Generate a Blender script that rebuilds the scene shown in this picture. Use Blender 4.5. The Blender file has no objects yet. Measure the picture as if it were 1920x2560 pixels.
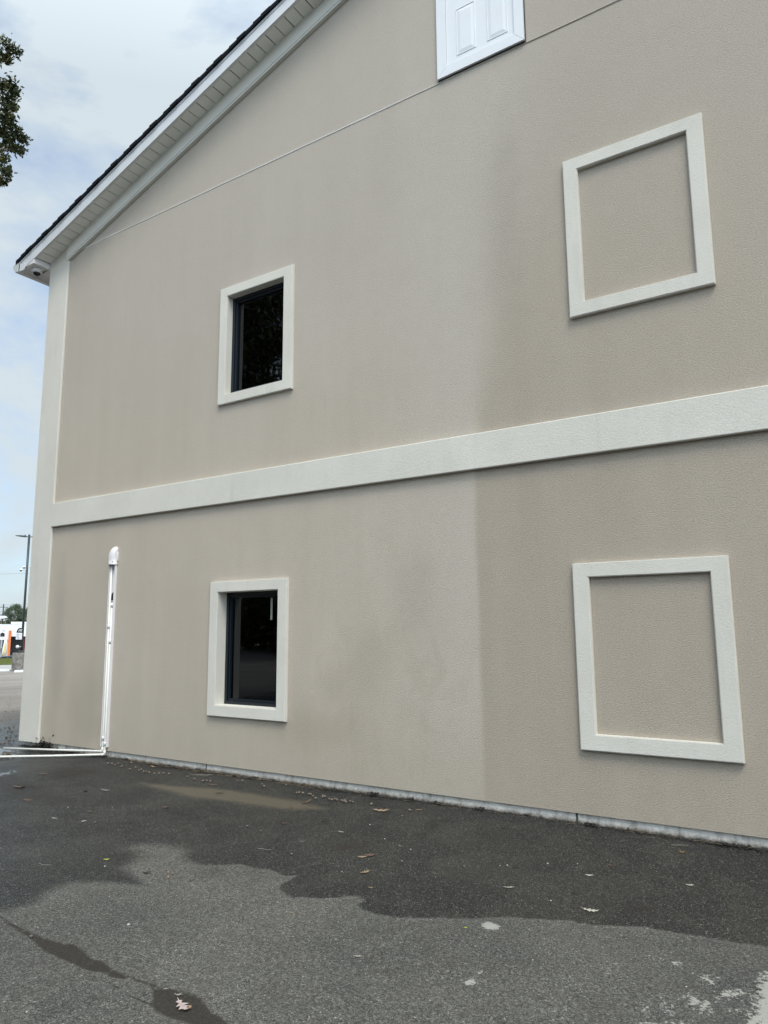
import bpy, bmesh, math, random
import numpy as np
from mathutils import Vector, Matrix, noise as mnoise
R = math.radians
scene = bpy.context.scene
col = scene.collection

# ---------------------------------------------------------------- camera
CAM = Vector((0.0, -6.2, 1.593))
cam_r = Vector((0.83522592, 0.54986072, -0.0071315))
cam_u = Vector((0.09171178, -0.12649776, 0.98771821))
cam_d = Vector((-0.54220533, 0.82562189, 0.15608291))
cd = bpy.data.cameras.new('camera'); cam = bpy.data.objects.new('camera', cd); col.objects.link(cam)
cd.sensor_fit = 'HORIZONTAL'; cd.sensor_width = 36.0; cd.lens = 36.0 * 1843.74 / 1920.0
cd.clip_start = 0.05; cd.clip_end = 3000
M = Matrix(((cam_r.x, cam_u.x, -cam_d.x), (cam_r.y, cam_u.y, -cam_d.y), (cam_r.z, cam_u.z, -cam_d.z))).to_4x4()
M.translation = CAM
cam.matrix_world = M
scene.camera = cam

# ---------------------------------------------------------------- exposure, world, sun
scene.view_settings.view_transform = 'Standard'; scene.view_settings.look = 'None'
scene.view_settings.exposure = 0.36; scene.view_settings.gamma = 1.0
SUN_EL, SUN_AZ = 58.0, 135.0      # azimuth clockwise from +y
w = bpy.data.worlds.new('World'); scene.world = w; w.use_nodes = True
nt = w.node_tree; nt.nodes.clear()
def nd(t, kind, **kw):
    n = t.nodes.new(kind)
    for k, v in kw.items():
        if k.startswith('i_'): n.inputs[k[2:].replace('_', ' ')].default_value = v
        else: setattr(n, k, v)
    return n
out = nd(nt, 'ShaderNodeOutputWorld')
sky = nd(nt, 'ShaderNodeTexSky', sky_type='NISHITA', sun_disc=False, sun_elevation=R(SUN_EL), sun_rotation=R(SUN_AZ), air_density=1.0, dust_density=1.5, ozone_density=1.5)
bg1 = nd(nt, 'ShaderNodeBackground'); bg1.inputs['Strength'].default_value = 0.15
tint = nd(nt, 'ShaderNodeVectorMath', operation='MULTIPLY'); tint.inputs[1].default_value = (0.90, 1.08, 1.22)
nt.links.new(sky.outputs[0], tint.inputs[0]); nt.links.new(tint.outputs[0], bg1.inputs['Color'])
tc = nd(nt, 'ShaderNodeTexCoord')
mp = nd(nt, 'ShaderNodeMapping'); mp.inputs['Scale'].default_value = (1.0, 1.0, 2.0); mp.inputs['Location'].default_value = (0.35, 0.1, 0.3)
nt.links.new(tc.outputs['Generated'], mp.inputs['Vector'])
n1 = nd(nt, 'ShaderNodeTexNoise'); n1.inputs['Scale'].default_value = 2.9; n1.inputs['Detail'].default_value = 6; n1.inputs['Roughness'].default_value = 0.58; n1.inputs['Distortion'].default_value = 0.25
nt.links.new(mp.outputs[0], n1.inputs['Vector'])
cr = nd(nt, 'ShaderNodeValToRGB')
cr.color_ramp.elements[0].position = 0.36; cr.color_ramp.elements[0].color = (0.25, 0.25, 0.25, 1)
cr.color_ramp.elements[1].position = 0.57; cr.color_ramp.elements[1].color = (1, 1, 1, 1)
nt.links.new(n1.outputs['Fac'], cr.inputs['Fac'])
# cloud sheet, a little brighter towards the veiled sun
sunv = Vector((math.sin(R(SUN_AZ)) * math.cos(R(SUN_EL)), math.cos(R(SUN_AZ)) * math.cos(R(SUN_EL)), math.sin(R(SUN_EL))))
dot = nd(nt, 'ShaderNodeVectorMath', operation='DOT_PRODUCT'); dot.inputs[1].default_value = sunv
nrm = nd(nt, 'ShaderNodeVectorMath', operation='NORMALIZE'); nt.links.new(tc.outputs['Generated'], nrm.inputs[0]); nt.links.new(nrm.outputs[0], dot.inputs[0])
mr = nd(nt, 'ShaderNodeMapRange'); mr.inputs['From Min'].default_value = 0.1; mr.inputs['From Max'].default_value = 1.0
mr.inputs['To Min'].default_value = 0.64; mr.inputs['To Max'].default_value = 2.0
nt.links.new(dot.outputs['Value'], mr.inputs['Value'])
bg2 = nd(nt, 'ShaderNodeBackground'); bg2.inputs['Color'].default_value = (0.82, 0.93, 1.0, 1)
nt.links.new(mr.outputs[0], bg2.inputs['Strength'])
mx = nd(nt, 'ShaderNodeMixShader')
nt.links.new(cr.outputs[0], mx.inputs[0]); nt.links.new(bg1.outputs[0], mx.inputs[1]); nt.links.new(bg2.outputs[0], mx.inputs[2])
nt.links.new(mx.outputs[0], out.inputs['Surface'])
sd = bpy.data.lights.new('sun', 'SUN'); sd.energy = 1.75; sd.angle = R(22); sd.color = (1.0, 0.92, 0.81)
so = bpy.data.objects.new('sun', sd); col.objects.link(so)
so.rotation_euler = sunv.to_track_quat('Z', 'Y').to_euler()

# ---------------------------------------------------------------- measured layout of the place (metres)
DRY=[(-4.778,-3.963),(-4.368,-3.614),(-4.332,-3.448),(-4.423,-3.292),(-4.454,-3.113),(-4.31,-2.989),(-4.117,-2.902),(-3.944,-2.861),(-4.036,-2.871),(-4.26,-2.79),(-4.444,-2.735),(-4.48,-2.619),(-4.532,-2.485),(-4.688,-2.416),(-4.769,-2.434),(-4.796,-2.373),(-4.783,-2.27),(-4.673,-2.187),(-4.5,-2.188),(-4.345,-2.215),(-4.278,-2.326),(-4.152,-2.382),(-4.001,-2.38),(-3.892,-2.312),(-3.805,-2.238),(-3.657,-2.244),(-3.546,-2.213),(-3.411,-2.258),(-3.32,-2.209),(-3.307,-2.318),(-3.315,-2.331),(-3.285,-2.431),(-3.17,-2.505),(-3.088,-2.516),(-3.036,-2.477),(-2.932,-2.442),(-2.866,-2.392),(-2.823,-2.324),(-2.763,-2.296),(-2.698,-2.332),(-2.689,-2.415),(-2.61,-2.465),(-2.5,-2.47),(-2.404,-2.458),(-2.282,-2.408),(-2.175,-2.335),(-2.023,-2.258),(-1.861,-2.121),(-1.794,-2.106),(-1.686,-2.059),(-1.551,-1.994),(-1.503,-2.007),(-1.401,-1.981),(-1.301,-1.925),(-1.178,-1.864),(-1.106,-1.863),(-0.964,-1.838),(-0.816,-1.821),(-0.723,-1.811),(-0.601,-1.778),(-0.207,-1.882),(-0.066,-3.983),(-2.291,-5.421)]
PUD=[(-6.673,-0.809),(-6.156,-0.729),(-5.694,-0.582),(-5.221,-0.572),(-4.748,-0.553),(-4.308,-0.645),(-4.507,-0.838),(-4.92,-0.894),(-5.155,-0.908),(-5.637,-0.989),(-6.374,-0.884)]
PUD2=[(-10.329,-0.25),(-10.133,-0.134),(-9.642,-0.311),(-9.242,-0.54),(-9.27,-0.693),(-9.52,-0.707),(-10.301,-0.704)]
PUD3=[(-8.899,-1.342),(-8.534,-1.263),(-8.59,-1.04),(-8.408,-1.074),(-8.27,-1.321),(-8.422,-1.596)]
CRACK=[(-4.556,-3.647),(-4.311,-3.647),(-4.178,-3.669),(-4.019,-3.683),(-3.927,-3.686),(-3.789,-3.693),(-3.667,-3.684),(-3.604,-3.655),(-3.474,-3.682),(-3.364,-3.716),(-3.311,-3.693),(-3.2,-3.731),(-3.11,-3.731),(-3.046,-3.737),(-2.978,-3.73),(-2.911,-3.714),(-2.843,-3.74),(-2.793,-3.708),(-2.695,-3.697),(-2.623,-3.7),(-2.555,-3.737),(-2.494,-3.759),(-2.419,-3.771),(-2.367,-3.795),(-2.325,-3.811),(-2.431,-3.878),(-2.516,-3.883),(-2.604,-3.889),(-2.688,-3.883),(-2.763,-3.853),(-2.824,-3.795),(-2.876,-3.744),(-2.984,-3.742),(-3.045,-3.754),(-3.086,-3.774),(-3.125,-3.787),(-3.191,-3.764),(-3.254,-3.794),(-3.34,-3.801),(-3.445,-3.788),(-3.53,-3.791),(-3.655,-3.786),(-3.785,-3.747),(-3.9,-3.728),(-4.011,-3.714),(-4.143,-3.698),(-4.266,-3.672),(-4.495,-3.68)]
HAIR=[(-3.039,-3.83),(-2.958,-3.847),(-2.876,-3.853),(-2.802,-3.862),(-2.751,-3.846)]
PAINT=[[(-0.608,-2.125),(-0.581,-2.079),(-0.48,-2.062),(-0.379,-2.624),(-0.613,-2.773),(-0.603,-2.6),(-0.598,-2.552),(-0.598,-2.412),(-0.597,-2.244)],[(-0.995,-2.689),(-0.981,-2.656),(-0.944,-2.727),(-0.925,-2.79),(-0.941,-2.815),(-0.979,-2.749)],[(-0.94,-2.606),(-0.912,-2.588),(-0.867,-2.647),(-0.85,-2.742),(-0.888,-2.737)],[(-0.871,-2.554),(-0.828,-2.494),(-0.731,-2.545),(-0.706,-2.621),(-0.75,-2.679),(-0.834,-2.595)],[(-0.738,-2.469),(-0.707,-2.383),(-0.621,-2.328),(-0.635,-2.452),(-0.706,-2.513)],[(-0.965,-2.351),(-0.937,-2.352),(-0.935,-2.396),(-0.961,-2.386)],[(-0.969,-2.876),(-0.786,-2.745),(-0.745,-2.803),(-0.953,-2.936)],[(-0.853,-2.299),(-0.757,-2.274),(-0.747,-2.374),(-0.796,-2.388)]]
BLOB=[[(-1.95,-2.281),(-1.907,-2.244),(-1.839,-2.282),(-1.834,-2.323),(-1.883,-2.353),(-1.923,-2.335)],[(-1.72,-2.94),(-1.717,-2.906),(-1.693,-2.89),(-1.672,-2.918),(-1.675,-2.95),(-1.699,-2.965)],[(-1.71,-2.824),(-1.709,-2.795),(-1.699,-2.798),(-1.691,-2.831),(-1.701,-2.84)],[(-0.966,-2.237),(-0.955,-2.206),(-0.925,-2.221),(-0.924,-2.245),(-0.951,-2.257)],[(-0.668,-2.563),(-0.646,-2.545),(-0.639,-2.563),(-0.652,-2.589),(-0.663,-2.586)]]
MUD=[[(-8.465,-1.303),(-8.051,-1.31),(-7.094,-1.552),(-6.365,-1.656),(-6.576,-1.93),(-7.267,-1.822),(-7.54,-1.824)],[(-3.526,-1.592),(-3.436,-1.443),(-3.292,-1.447),(-3.303,-1.589),(-3.459,-1.642)],[(-1.332,-1.595),(-1.279,-1.527),(-1.234,-1.561),(-1.236,-1.632),(-1.294,-1.641)],[(-8.225,-0.887),(-8.031,-0.657),(-7.595,-0.616),(-7.631,-0.851),(-7.68,-1.085)]]
ACORN_A=[(-7.889,-0.297),(-7.839,-0.279),(-7.745,-0.306),(-7.793,-0.215),(-7.587,-0.328),(-7.369,-0.388),(-7.686,-0.115),(-7.404,-0.274),(-7.213,-0.382),(-7.229,-0.337),(-7.113,-0.398),(-7.078,-0.387),(-7.011,-0.4),(-6.91,-0.413),(-6.879,-0.373),(-6.834,-0.346),(-6.764,-0.325),(-6.452,-0.34),(-6.273,-0.399),(-6.129,-0.416),(-6.1,-0.389),(-6.051,-0.387),(-5.817,-0.217),(-5.774,-0.191)]
ACORN_B=[(-5.467,-0.216),(-5.388,-0.275),(-5.226,-0.114),(-4.906,-0.328),(-4.9,-0.3),(-4.857,-0.298),(-4.774,-0.304),(-4.755,-0.292),(-4.685,-0.344),(-4.614,-0.401),(-4.617,-0.287),(-4.58,-0.303),(-4.587,-0.331),(-4.481,-0.358),(-4.441,-0.371),(-4.438,-0.331),(-4.394,-0.35),(-4.343,-0.348),(-4.315,-0.354),(-4.318,-0.333),(-4.281,-0.369),(-4.254,-0.331),(-4.216,-0.344),(-4.023,-0.32),(-3.596,-0.346)]
ACORN_ONE=[(-4.08,-2.635),(-4.035,-2.635),(-3.997,-2.706),(-4.252,-2.469),(-4.452,-1.498),(-5.649,-2.072),(-8.589,-0.666),(-3.636,-1.9),(-4.248,-1.557),(-2.476,-1.474),(-3.227,-0.47),(-2.568,-1.708),(-2.591,-3.794),(-3.875,-3.725),(-3.642,-3.602),(-3.53,-3.614)]
LEAVES=[(-7.998,-1.049),(-5.894,-0.477),(-5.551,-0.731),(-5.553,-1.41),(-6.008,-1.865),(-6.063,-2.179),(-5.771,-2.094),(-4.681,-2.672),(-6.91,-1.907),(-6.662,-1.238),(-6.803,-1.368),(-7.589,-1.601),(-7.261,-0.121),(-4.199,-2.716),(-4.596,-0.565),(-4.584,-0.797),(-3.821,-0.468),(-3.538,-0.277),(-4.252,-1.263),(-3.694,-1.233),(-3.09,-1.306),(-3.153,-1.622),(-3.173,-1.678),(-2.973,-1.94),(-3.781,-1.614),(-1.307,-0.36),(-1.641,-0.921),(-1.709,-1.187),(-1.116,-1.058),(-1.507,-1.797),(-1.677,-1.568),(-2.631,-3.799),(-2.778,-2.151),(-2.056,-1.69),(-1.991,-2.398),(-2.287,-2.988),(-2.93,-2.721)]
TWIGS=[(-4.002,-1.033),(-1.447,-0.986),(-3.914,-2.052),(-2.722,-3.737),(-2.813,-3.73),(-0.726,-1.668),(-2.175,-1.295),(-2.63,-0.463),(-3.882,-1.906),(-4.936,-2.979),(-6.446,-0.164),(-1.353,-0.191)]
PEBBLES=[(-3.581,-3.337),(-3.163,-4.178),(-4.559,-2.774),(-2.988,-1.326),(-2.25,-1.271),(-3.567,-0.512),(-2.03,-1.092),(-1.856,-0.984),(-1.754,-1.759),(-3.114,-1.999),(-2.288,-1.305),(-2.898,-1.592),(-6.332,-1.87),(-2.918,0.52),(-3.298,-1.2),(-5.994,-1.645),(-1.536,-2.575),(-0.855,-2.459),(-3.634,-0.911)]
ACORN_C=[(-11.223,0.512),(-12.327,1.022),(-15.104,2.549),(-12.274,1.02),(-18.612,4.889),(-15.981,3.14),(-14.881,2.615),(-11.242,0.521),(-19.441,4.946),(-12.177,0.954),(-15.184,2.765),(-16.973,3.686),(-17.336,4.063),(-10.489,0.005),(-10.669,-0.054),(-18.889,4.626),(-12.171,0.96),(-16.641,3.526),(-17.223,4.079),(-11.198,0.349),(-12.266,1.084),(-16.069,3.09),(-17.73,4.106),(-14.606,2.527),(-16.654,3.555),(-18.09,4.147),(-11.346,0.493),(-10.827,0.238),(-15.049,2.542),(-15.986,3.336),(-14.232,2.034),(-11.959,0.837),(-10.619,-0.026),(-16.811,3.414),(-15.025,2.767),(-10.846,0.198),(-11.832,0.721),(-10.585,0.028),(-17.66,4.078),(-13.457,1.545),(-12.323,0.965),(-13.946,1.953),(-10.816,0.156),(-10.631,-0.056),(-11.8,0.783),(-18.918,4.868),(-13.474,1.708),(-12.188,0.815),(-12.355,0.981),(-19.7,5.5),(-18.466,4.651),(-11.21,0.339),(-11.272,0.541),(-11.162,0.384),(-20.575,6.003),(-20.688,6.006),(-11.75,0.739),(-17.245,3.912),(-10.696,0.031),(-9.75,-0.453),(-9.614,-0.503),(-9.502,-0.543),(-9.675,-0.61),(-9.757,-0.534),(-9.462,-0.66),(-9.39,-0.68),(-9.661,-0.484),(-9.727,-0.485),(-9.784,-0.509),(-9.327,-0.699),(-9.38,-0.68),(-9.334,-0.644),(-9.656,-0.591),(-9.478,-0.703),(-9.641,-0.57),(-9.612,-0.592),(-9.773,-0.477),(-9.853,-0.482),(-9.672,-0.469),(-9.414,-0.76)]
TIPS=[(-14.85,1.3,14.41),(-14.84,1.46,14.33),(-14.79,1.56,14.33),(-14.98,1.47,14.15),(-15.01,1.36,14.19),(-15.17,1.67,13.8),(-15.26,1.6,13.72),(-15.21,1.75,13.7),(-15.35,1.65,13.59),(-15.3,1.79,13.56),(-15.19,1.81,13.68),(-15.43,1.69,13.45),(-15.4,1.78,13.43),(-15.37,1.86,13.41),(-15.54,1.78,13.25),(-15.5,1.87,13.24),(-15.6,1.81,13.15),(-15.54,1.96,13.12),(-15.64,1.9,13.02),(-15.73,1.87,12.93),(-15.54,2.08,13.04),(-15.53,2.23,12.95),(-15.52,2.28,12.91),(-15.66,2.07,12.88),(-15.75,1.95,12.84),(-15.76,2.06,12.74),(-15.72,2.19,12.71),(-15.69,2.27,12.69),(-15.88,1.97,12.65),(-15.95,2.06,12.47),(-16.01,2.13,12.33),(-16.05,2.19,12.23),(-16.13,2.19,12.1),(-16.19,2.18,12.02)]

# ---------------------------------------------------------------- helpers
def tag(o, label=None, cat=None, group=None, kind=None):
    if label: o['label'] = label
    if cat: o['category'] = cat
    if group: o['group'] = group
    if kind: o['kind'] = kind
    return o
def empty(name, loc, label, cat, group=None):
    o = bpy.data.objects.new(name, None); o.location = loc; o.empty_display_size = 0.2; col.objects.link(o)
    return tag(o, label, cat, group)
def mobj(name, verts, faces, mats, parent=None, smooth=False, midx=None):
    me = bpy.data.meshes.new(name); me.from_pydata([tuple(v) for v in verts], [], faces)
    for m in (mats if isinstance(mats, (list, tuple)) else [mats]): me.materials.append(m)
    if midx: me.polygons.foreach_set('material_index', midx)
    if smooth: me.polygons.foreach_set('use_smooth', [True] * len(me.polygons))
    me.update()
    o = bpy.data.objects.new(name, me); col.objects.link(o)
    if parent is not None:
        o.parent = parent; o.matrix_parent_inverse = Matrix.Translation(-parent_world(parent))
    return o
def parent_world(p):
    return Vector(p.location) if p.parent is None else Vector((0, 0, 0))    # children carry their geometry in world metres
class MB:
    def __init__(s): s.v = []; s.f = []; s.m = []
    def add(s, vs, fs, mi=0):
        b = len(s.v); s.v += [tuple(v) for v in vs]; s.f += [tuple(i + b for i in f) for f in fs]; s.m += [mi] * len(fs)
    def box(s, x0, x1, y0, y1, z0, z1, mi=0, bev=0.0):
        if bev:
            bm = bmesh.new(); bmesh.ops.create_cube(bm, size=1)
            for v in bm.verts: v.co = Vector(((x0 + x1) / 2 + v.co.x * (x1 - x0), (y0 + y1) / 2 + v.co.y * (y1 - y0), (z0 + z1) / 2 + v.co.z * (z1 - z0)))
            bmesh.ops.bevel(bm, geom=bm.edges[:], offset=bev, segments=2, affect='EDGES', profile=0.5)
            s.addbm(bm, mi); return
        s.add([(x0, y0, z0), (x1, y0, z0), (x1, y1, z0), (x0, y1, z0), (x0, y0, z1), (x1, y0, z1), (x1, y1, z1), (x0, y1, z1)],
              [(0, 3, 2, 1), (4, 5, 6, 7), (0, 1, 5, 4), (1, 2, 6, 5), (2, 3, 7, 6), (3, 0, 4, 7)], mi)
    def addbm(s, bm, mi=0):
        bm.verts.index_update()
        s.add([v.co.copy() for v in bm.verts], [tuple(v.index for v in f.verts) for f in bm.faces], mi); bm.free()
    def prism(s, poly, axis, a, b, mi=0):      # polygon (p,q) extruded along an axis from a to b
        def P(p, q, t): return {'x': (t, p, q), 'y': (p, t, q), 'z': (p, q, t)}[axis]
        n = len(poly)
        s.add([P(p, q, a) for p, q in poly] + [P(p, q, b) for p, q in poly],
              [tuple(range(n))[::-1], tuple(range(n, 2 * n))] + [(i, (i + 1) % n, n + (i + 1) % n, n + i) for i in range(n)], mi)
    def tube(s, pts, r, seg=10, mi=0, cap=True):
        pts = [Vector(p) for p in pts]; n = len(pts); rs = r if isinstance(r, (list, tuple)) else [r] * n
        vs = []; prev = None
        for i, p in enumerate(pts):
            t = (pts[min(i + 1, n - 1)] - pts[max(i - 1, 0)]).normalized()
            ref = prev if prev is not None else (Vector((0, 0, 1)) if abs(t.z) < 0.9 else Vector((1, 0, 0)))
            a = (ref - t * ref.dot(t)).normalized(); b = t.cross(a); prev = a
            for k in range(seg):
                g = 2 * math.pi * k / seg; vs.append(p + (a * math.cos(g) + b * math.sin(g)) * rs[i])
        fs = [(i * seg + k, i * seg + (k + 1) % seg, (i + 1) * seg + (k + 1) % seg, (i + 1) * seg + k) for i in range(n - 1) for k in range(seg)]
        if cap: fs += [tuple(range(seg))[::-1], tuple(range((n - 1) * seg, n * seg))]
        s.add(vs, fs, mi)
    def lathe(s, prof, c, seg=20, axis=Vector((0, 0, 1)), mi=0):   # prof: (r, h)
        q = axis.to_track_quat('Z', 'Y'); c = Vector(c); vs = []
        for r_, h in prof:
            for k in range(seg):
                g = 2 * math.pi * k / seg; vs.append(c + q @ Vector((r_ * math.cos(g), r_ * math.sin(g), h)))
        n = len(prof)
        fs = [(i * seg + k, i * seg + (k + 1) % seg, (i + 1) * seg + (k + 1) % seg, (i + 1) * seg + k) for i in range(n - 1) for k in range(seg)]
        fs += [tuple(range(seg))[::-1], tuple(range((n - 1) * seg, n * seg))]
        s.add(vs, fs, mi)
    def build(s, name, mats, parent=None, smooth=False):
        return mobj(name, s.v, s.f, mats, parent, smooth, s.m if isinstance(mats, (list, tuple)) else None)

# ---------------------------------------------------------------- material helpers
class NT:
    def __init__(s, name):
        s.mat = bpy.data.materials.new(name); s.mat.use_nodes = True; s.t = s.mat.node_tree; s.t.nodes.clear()
        s.o = s.t.nodes.new('ShaderNodeOutputMaterial'); s.b = s.t.nodes.new('ShaderNodeBsdfPrincipled')
        s.t.links.new(s.b.outputs[0], s.o.inputs['Surface'])
        s.tc = s.t.nodes.new('ShaderNodeTexCoord'); s.co = s.tc.outputs['Object']
    def L(s, a, b):
        if hasattr(a, 'is_output') or isinstance(a, bpy.types.NodeSocket): s.t.links.new(a, b)
        else:
            try: b.default_value = a
            except Exception: b.default_value = (a, a, a, 1.0) if isinstance(a, (int, float)) else tuple(a) + (1.0,)
    def math(s, op, a, b=0.0, c=None, clamp=False):
        n = s.t.nodes.new('ShaderNodeMath'); n.operation = op; n.use_clamp = clamp
        s.L(a, n.inputs[0]); s.L(b, n.inputs[1])
        if c is not None: s.L(c, n.inputs[2])
        return n.outputs[0]
    def noise(s, scale, detail=3, rough=0.5, vec=None, dist=0.0, which='Fac'):
        n = s.t.nodes.new('ShaderNodeTexNoise'); n.inputs['Scale'].default_value = scale; n.inputs['Detail'].default_value = detail
        n.inputs['Roughness'].default_value = rough; n.inputs['Distortion'].default_value = dist
        s.L(vec or s.co, n.inputs['Vector']); return n.outputs[which]
    def voro(s, scale, which='Color', feature='F1', vec=None):
        n = s.t.nodes.new('ShaderNodeTexVoronoi'); n.feature = feature; n.inputs['Scale'].default_value = scale
        s.L(vec or s.co, n.inputs['Vector']); return n.outputs[which]
    def mapped(s, scale, loc=(0, 0, 0)):
        n = s.t.nodes.new('ShaderNodeMapping'); n.inputs['Scale'].default_value = scale; n.inputs['Location'].default_value = loc
        s.t.links.new(s.co, n.inputs['Vector']); return n.outputs[0]
    def mr(s, v, a, b, c=0.0, d=1.0, smooth=False):
        n = s.t.nodes.new('ShaderNodeMapRange'); n.interpolation_type = 'SMOOTHSTEP' if smooth else 'LINEAR'
        s.L(v, n.inputs['Value']); s.L(a, n.inputs['From Min']); s.L(b, n.inputs['From Max']); s.L(c, n.inputs['To Min']); s.L(d, n.inputs['To Max']); return n.outputs[0]
    def mix(s, f, a, b, mode='MIX'):
        n = s.t.nodes.new('ShaderNodeMix'); n.data_type = 'RGBA'; n.blend_type = mode; n.clamp_factor = True
        s.L(f, n.inputs[0]); s.L(a, n.inputs[6]); s.L(b, n.inputs[7]); return n.outputs[2]
    def attr(s, name):
        n = s.t.nodes.new('ShaderNodeAttribute'); n.attribute_name = name; return n.outputs['Fac']
    def sep(s, v=None):
        n = s.t.nodes.new('ShaderNodeSeparateXYZ'); s.L(v or s.co, n.inputs[0]); return n.outputs
    def bump(s, h, strength=0.3, dist=0.01, prev=None):
        n = s.t.nodes.new('ShaderNodeBump'); n.inputs['Strength'].default_value = strength; n.inputs['Distance'].default_value = dist
        s.L(h, n.inputs['Height'])
        if prev is not None: s.L(prev, n.inputs['Normal'])
        return n.outputs[0]
    def fin(s, base=None, rough=None, nor=None, **kw):
        if base is not None: s.L(base, s.b.inputs['Base Color'])
        if rough is not None: s.L(rough, s.b.inputs['Roughness'])
        if nor is not None: s.L(nor, s.b.inputs['Normal'])
        for k, v in kw.items(): s.b.inputs[k.replace('_', ' ')].default_value = v
        return s.mat
def scl(c, k): return tuple(x * k for x in c)
def simple(name, c, rough=0.6, var=0.12, scale=8.0, bumpk=0.0, bscale=120.0, **kw):
    m = NT(name); f = m.noise(scale, 4, 0.6)
    base = m.mix(m.mr(f, 0.3, 0.7), scl(c, 1 - var), scl(c, 1 + var))
    return m.fin(base, rough, m.bump(m.noise(bscale, 3, 0.6), bumpk, 0.004) if bumpk else None, **kw)

# beige stucco with the damp right-hand part of the wall and run-down streaks
def stucco_wall():
    m = NT('stucco_beige'); X, Y, Z = m.sep()
    up = m.math('MAXIMUM', m.math('SUBTRACT', Z, 3.3), 0.0)
    wob = m.math('MULTIPLY', m.math('SUBTRACT', m.noise(1.2, 4, 0.6, m.mapped((1, 1, 0.6))), 0.5), m.math('ADD', 0.10, m.math('MULTIPLY', up, 0.16)))
    bx = m.math('ADD', m.math('ADD', -3.035, m.math('MULTIPLY', up, 0.17)), wob)
    soft = m.math('ADD', 0.035, m.math('MULTIPLY', up, 0.24))
    edge = m.mr(m.math('DIVIDE', m.math('SUBTRACT', X, bx), soft), -1.0, 1.0, smooth=True)
    fade = m.mr(X, -2.3, 0.2, 1.0, 0.72)                      # damp dries out further right
    fadeup = m.mr(Z, 3.2, 7.0, 1.0, 0.40)
    damp = m.math('MULTIPLY', edge, m.math('MULTIPLY', fade, fadeup))
    streak = m.noise(2.6, 5, 0.6, m.mapped((1.0, 1.0, 0.10)))
    big = m.noise(0.55, 3, 0.55, m.mapped((1, 1, 1), (3, 0, 1)))
    c = m.mix(m.mr(big, 0.3, 0.7), (0.565, 0.502, 0.418), (0.605, 0.542, 0.458))
    c = m.mix(m.mr(streak, 0.35, 0.75, 0.0, 0.32), c, (0.46, 0.405, 0.33))
    c = m.mix(m.mr(Z, 3.4, 6.5, 0.0, 0.45, smooth=True), c, (0.520, 0.478, 0.425))
    # paler band just left of the damp edge
    pale = m.math('MULTIPLY', m.mr(X, -4.3, -3.2, smooth=True), m.math('SUBTRACT', 1.0, edge))
    c = m.mix(m.math('MULTIPLY', pale, 0.28), c, (0.61, 0.565, 0.495))
    # splash-back dirt low on the wall and two faint patches
    low = m.math('MULTIPLY', m.mr(m.math('ADD', Z, m.math('MULTIPLY', m.noise(1.6, 4, 0.6), 0.8)), 1.7, 0.35, smooth=True), 0.30)
    c = m.mix(low, c, (0.43, 0.382, 0.285))
    def patch(px, pz, sx, sz, k, cc):
        nonlocal c
        dx = m.math('DIVIDE', m.math('SUBTRACT', X, px), sx); dz = m.math('DIVIDE', m.math('SUBTRACT', Z, pz), sz)
        d = m.math('SQRT', m.math('ADD', m.math('MULTIPLY', dx, dx), m.math('MULTIPLY', dz, dz)))
        d = m.math('ADD', d, m.math('MULTIPLY', m.math('SUBTRACT', m.noise(2.2, 4, 0.6), 0.5), 1.2))
        c = m.mix(m.mr(d, 1.1, 0.1, 0.0, k, smooth=True), c, cc)
    patch(-8.8, 0.6, 0.55, 0.9, 0.36, (0.37, 0.33, 0.27)); patch(-9.5, 1.4, 0.25, 1.5, 0.35, (0.34, 0.315, 0.275))
    patch(-4.25, 1.25, 0.40, 0.5, 0.30, (0.40, 0.355, 0.265)); patch(-5.0, 0.55, 0.9, 0.3, 0.4, (0.42, 0.37, 0.275)); patch(-3.7, 1.9, 0.3, 0.6, 0.3, (0.43, 0.39, 0.32)); patch(-4.7, 1.0, 0.25, 0.3, 0.35, (0.40, 0.35, 0.26))
    # blotchy water marks and thin dirty runs below the band
    zone = m.math('MULTIPLY', m.mr(X, -5.4, -4.6, smooth=True), m.mr(X, -2.9, -3.3, smooth=True)); zone = m.math('MULTIPLY', zone, m.mr(Z, 2.6, 1.2, smooth=True))
    bl = m.mr(m.noise(3.4, 6, 0.68, m.mapped((1, 1, 0.7), (1, 2, 5)), 0.6), 0.50, 0.60, smooth=True)
    c = m.mix(m.math('MULTIPLY', m.math('MULTIPLY', bl, zone), 0.22), c, (0.45, 0.395, 0.30))
    runs = m.mr(m.noise(9.0, 4, 0.6, m.mapped((1, 1, 0.06), (7, 0, 0))), 0.60, 0.78, 0.0, 0.30, smooth=True)
    c = m.mix(m.math('MULTIPLY', runs, m.mr(m.noise(0.8, 3), 0.4, 0.65)), c, (0.37, 0.335, 0.275))
    patch(-2.62, 5.2, 0.26, 1.7, 0.42, (0.40, 0.36, 0.305))
    c = m.mix(damp, c, m.mix(m.mr(streak, 0.3, 0.7), (0.455, 0.398, 0.322), (0.490, 0.432, 0.355)))
    crk = m.math('ABSOLUTE', m.math('SUBTRACT', m.math('ADD', Z, m.math('MULTIPLY', m.math('SUBTRACT', m.noise(2.2, 5, 0.7), 0.5), 0.016)), 7.281))
    c = m.mix(m.math('MULTIPLY', m.mr(crk, 0.0055, 0.003), m.mr(X, -3.7, -2.6, 0.0, 0.5)), c, (0.10, 0.09, 0.075))
    gw = m.mapped((1.0, 1.0, 1.45)); g = m.noise(74, 5, 0.78, gw, 0.15); g2 = m.noise(230, 2, 0.5)
    c = m.mix(m.mr(g, 0.42, 0.58, 0.0, 0.85), c, m.mix(1.0, c, (0.80, 0.79, 0.78), 'MULTIPLY'))
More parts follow.
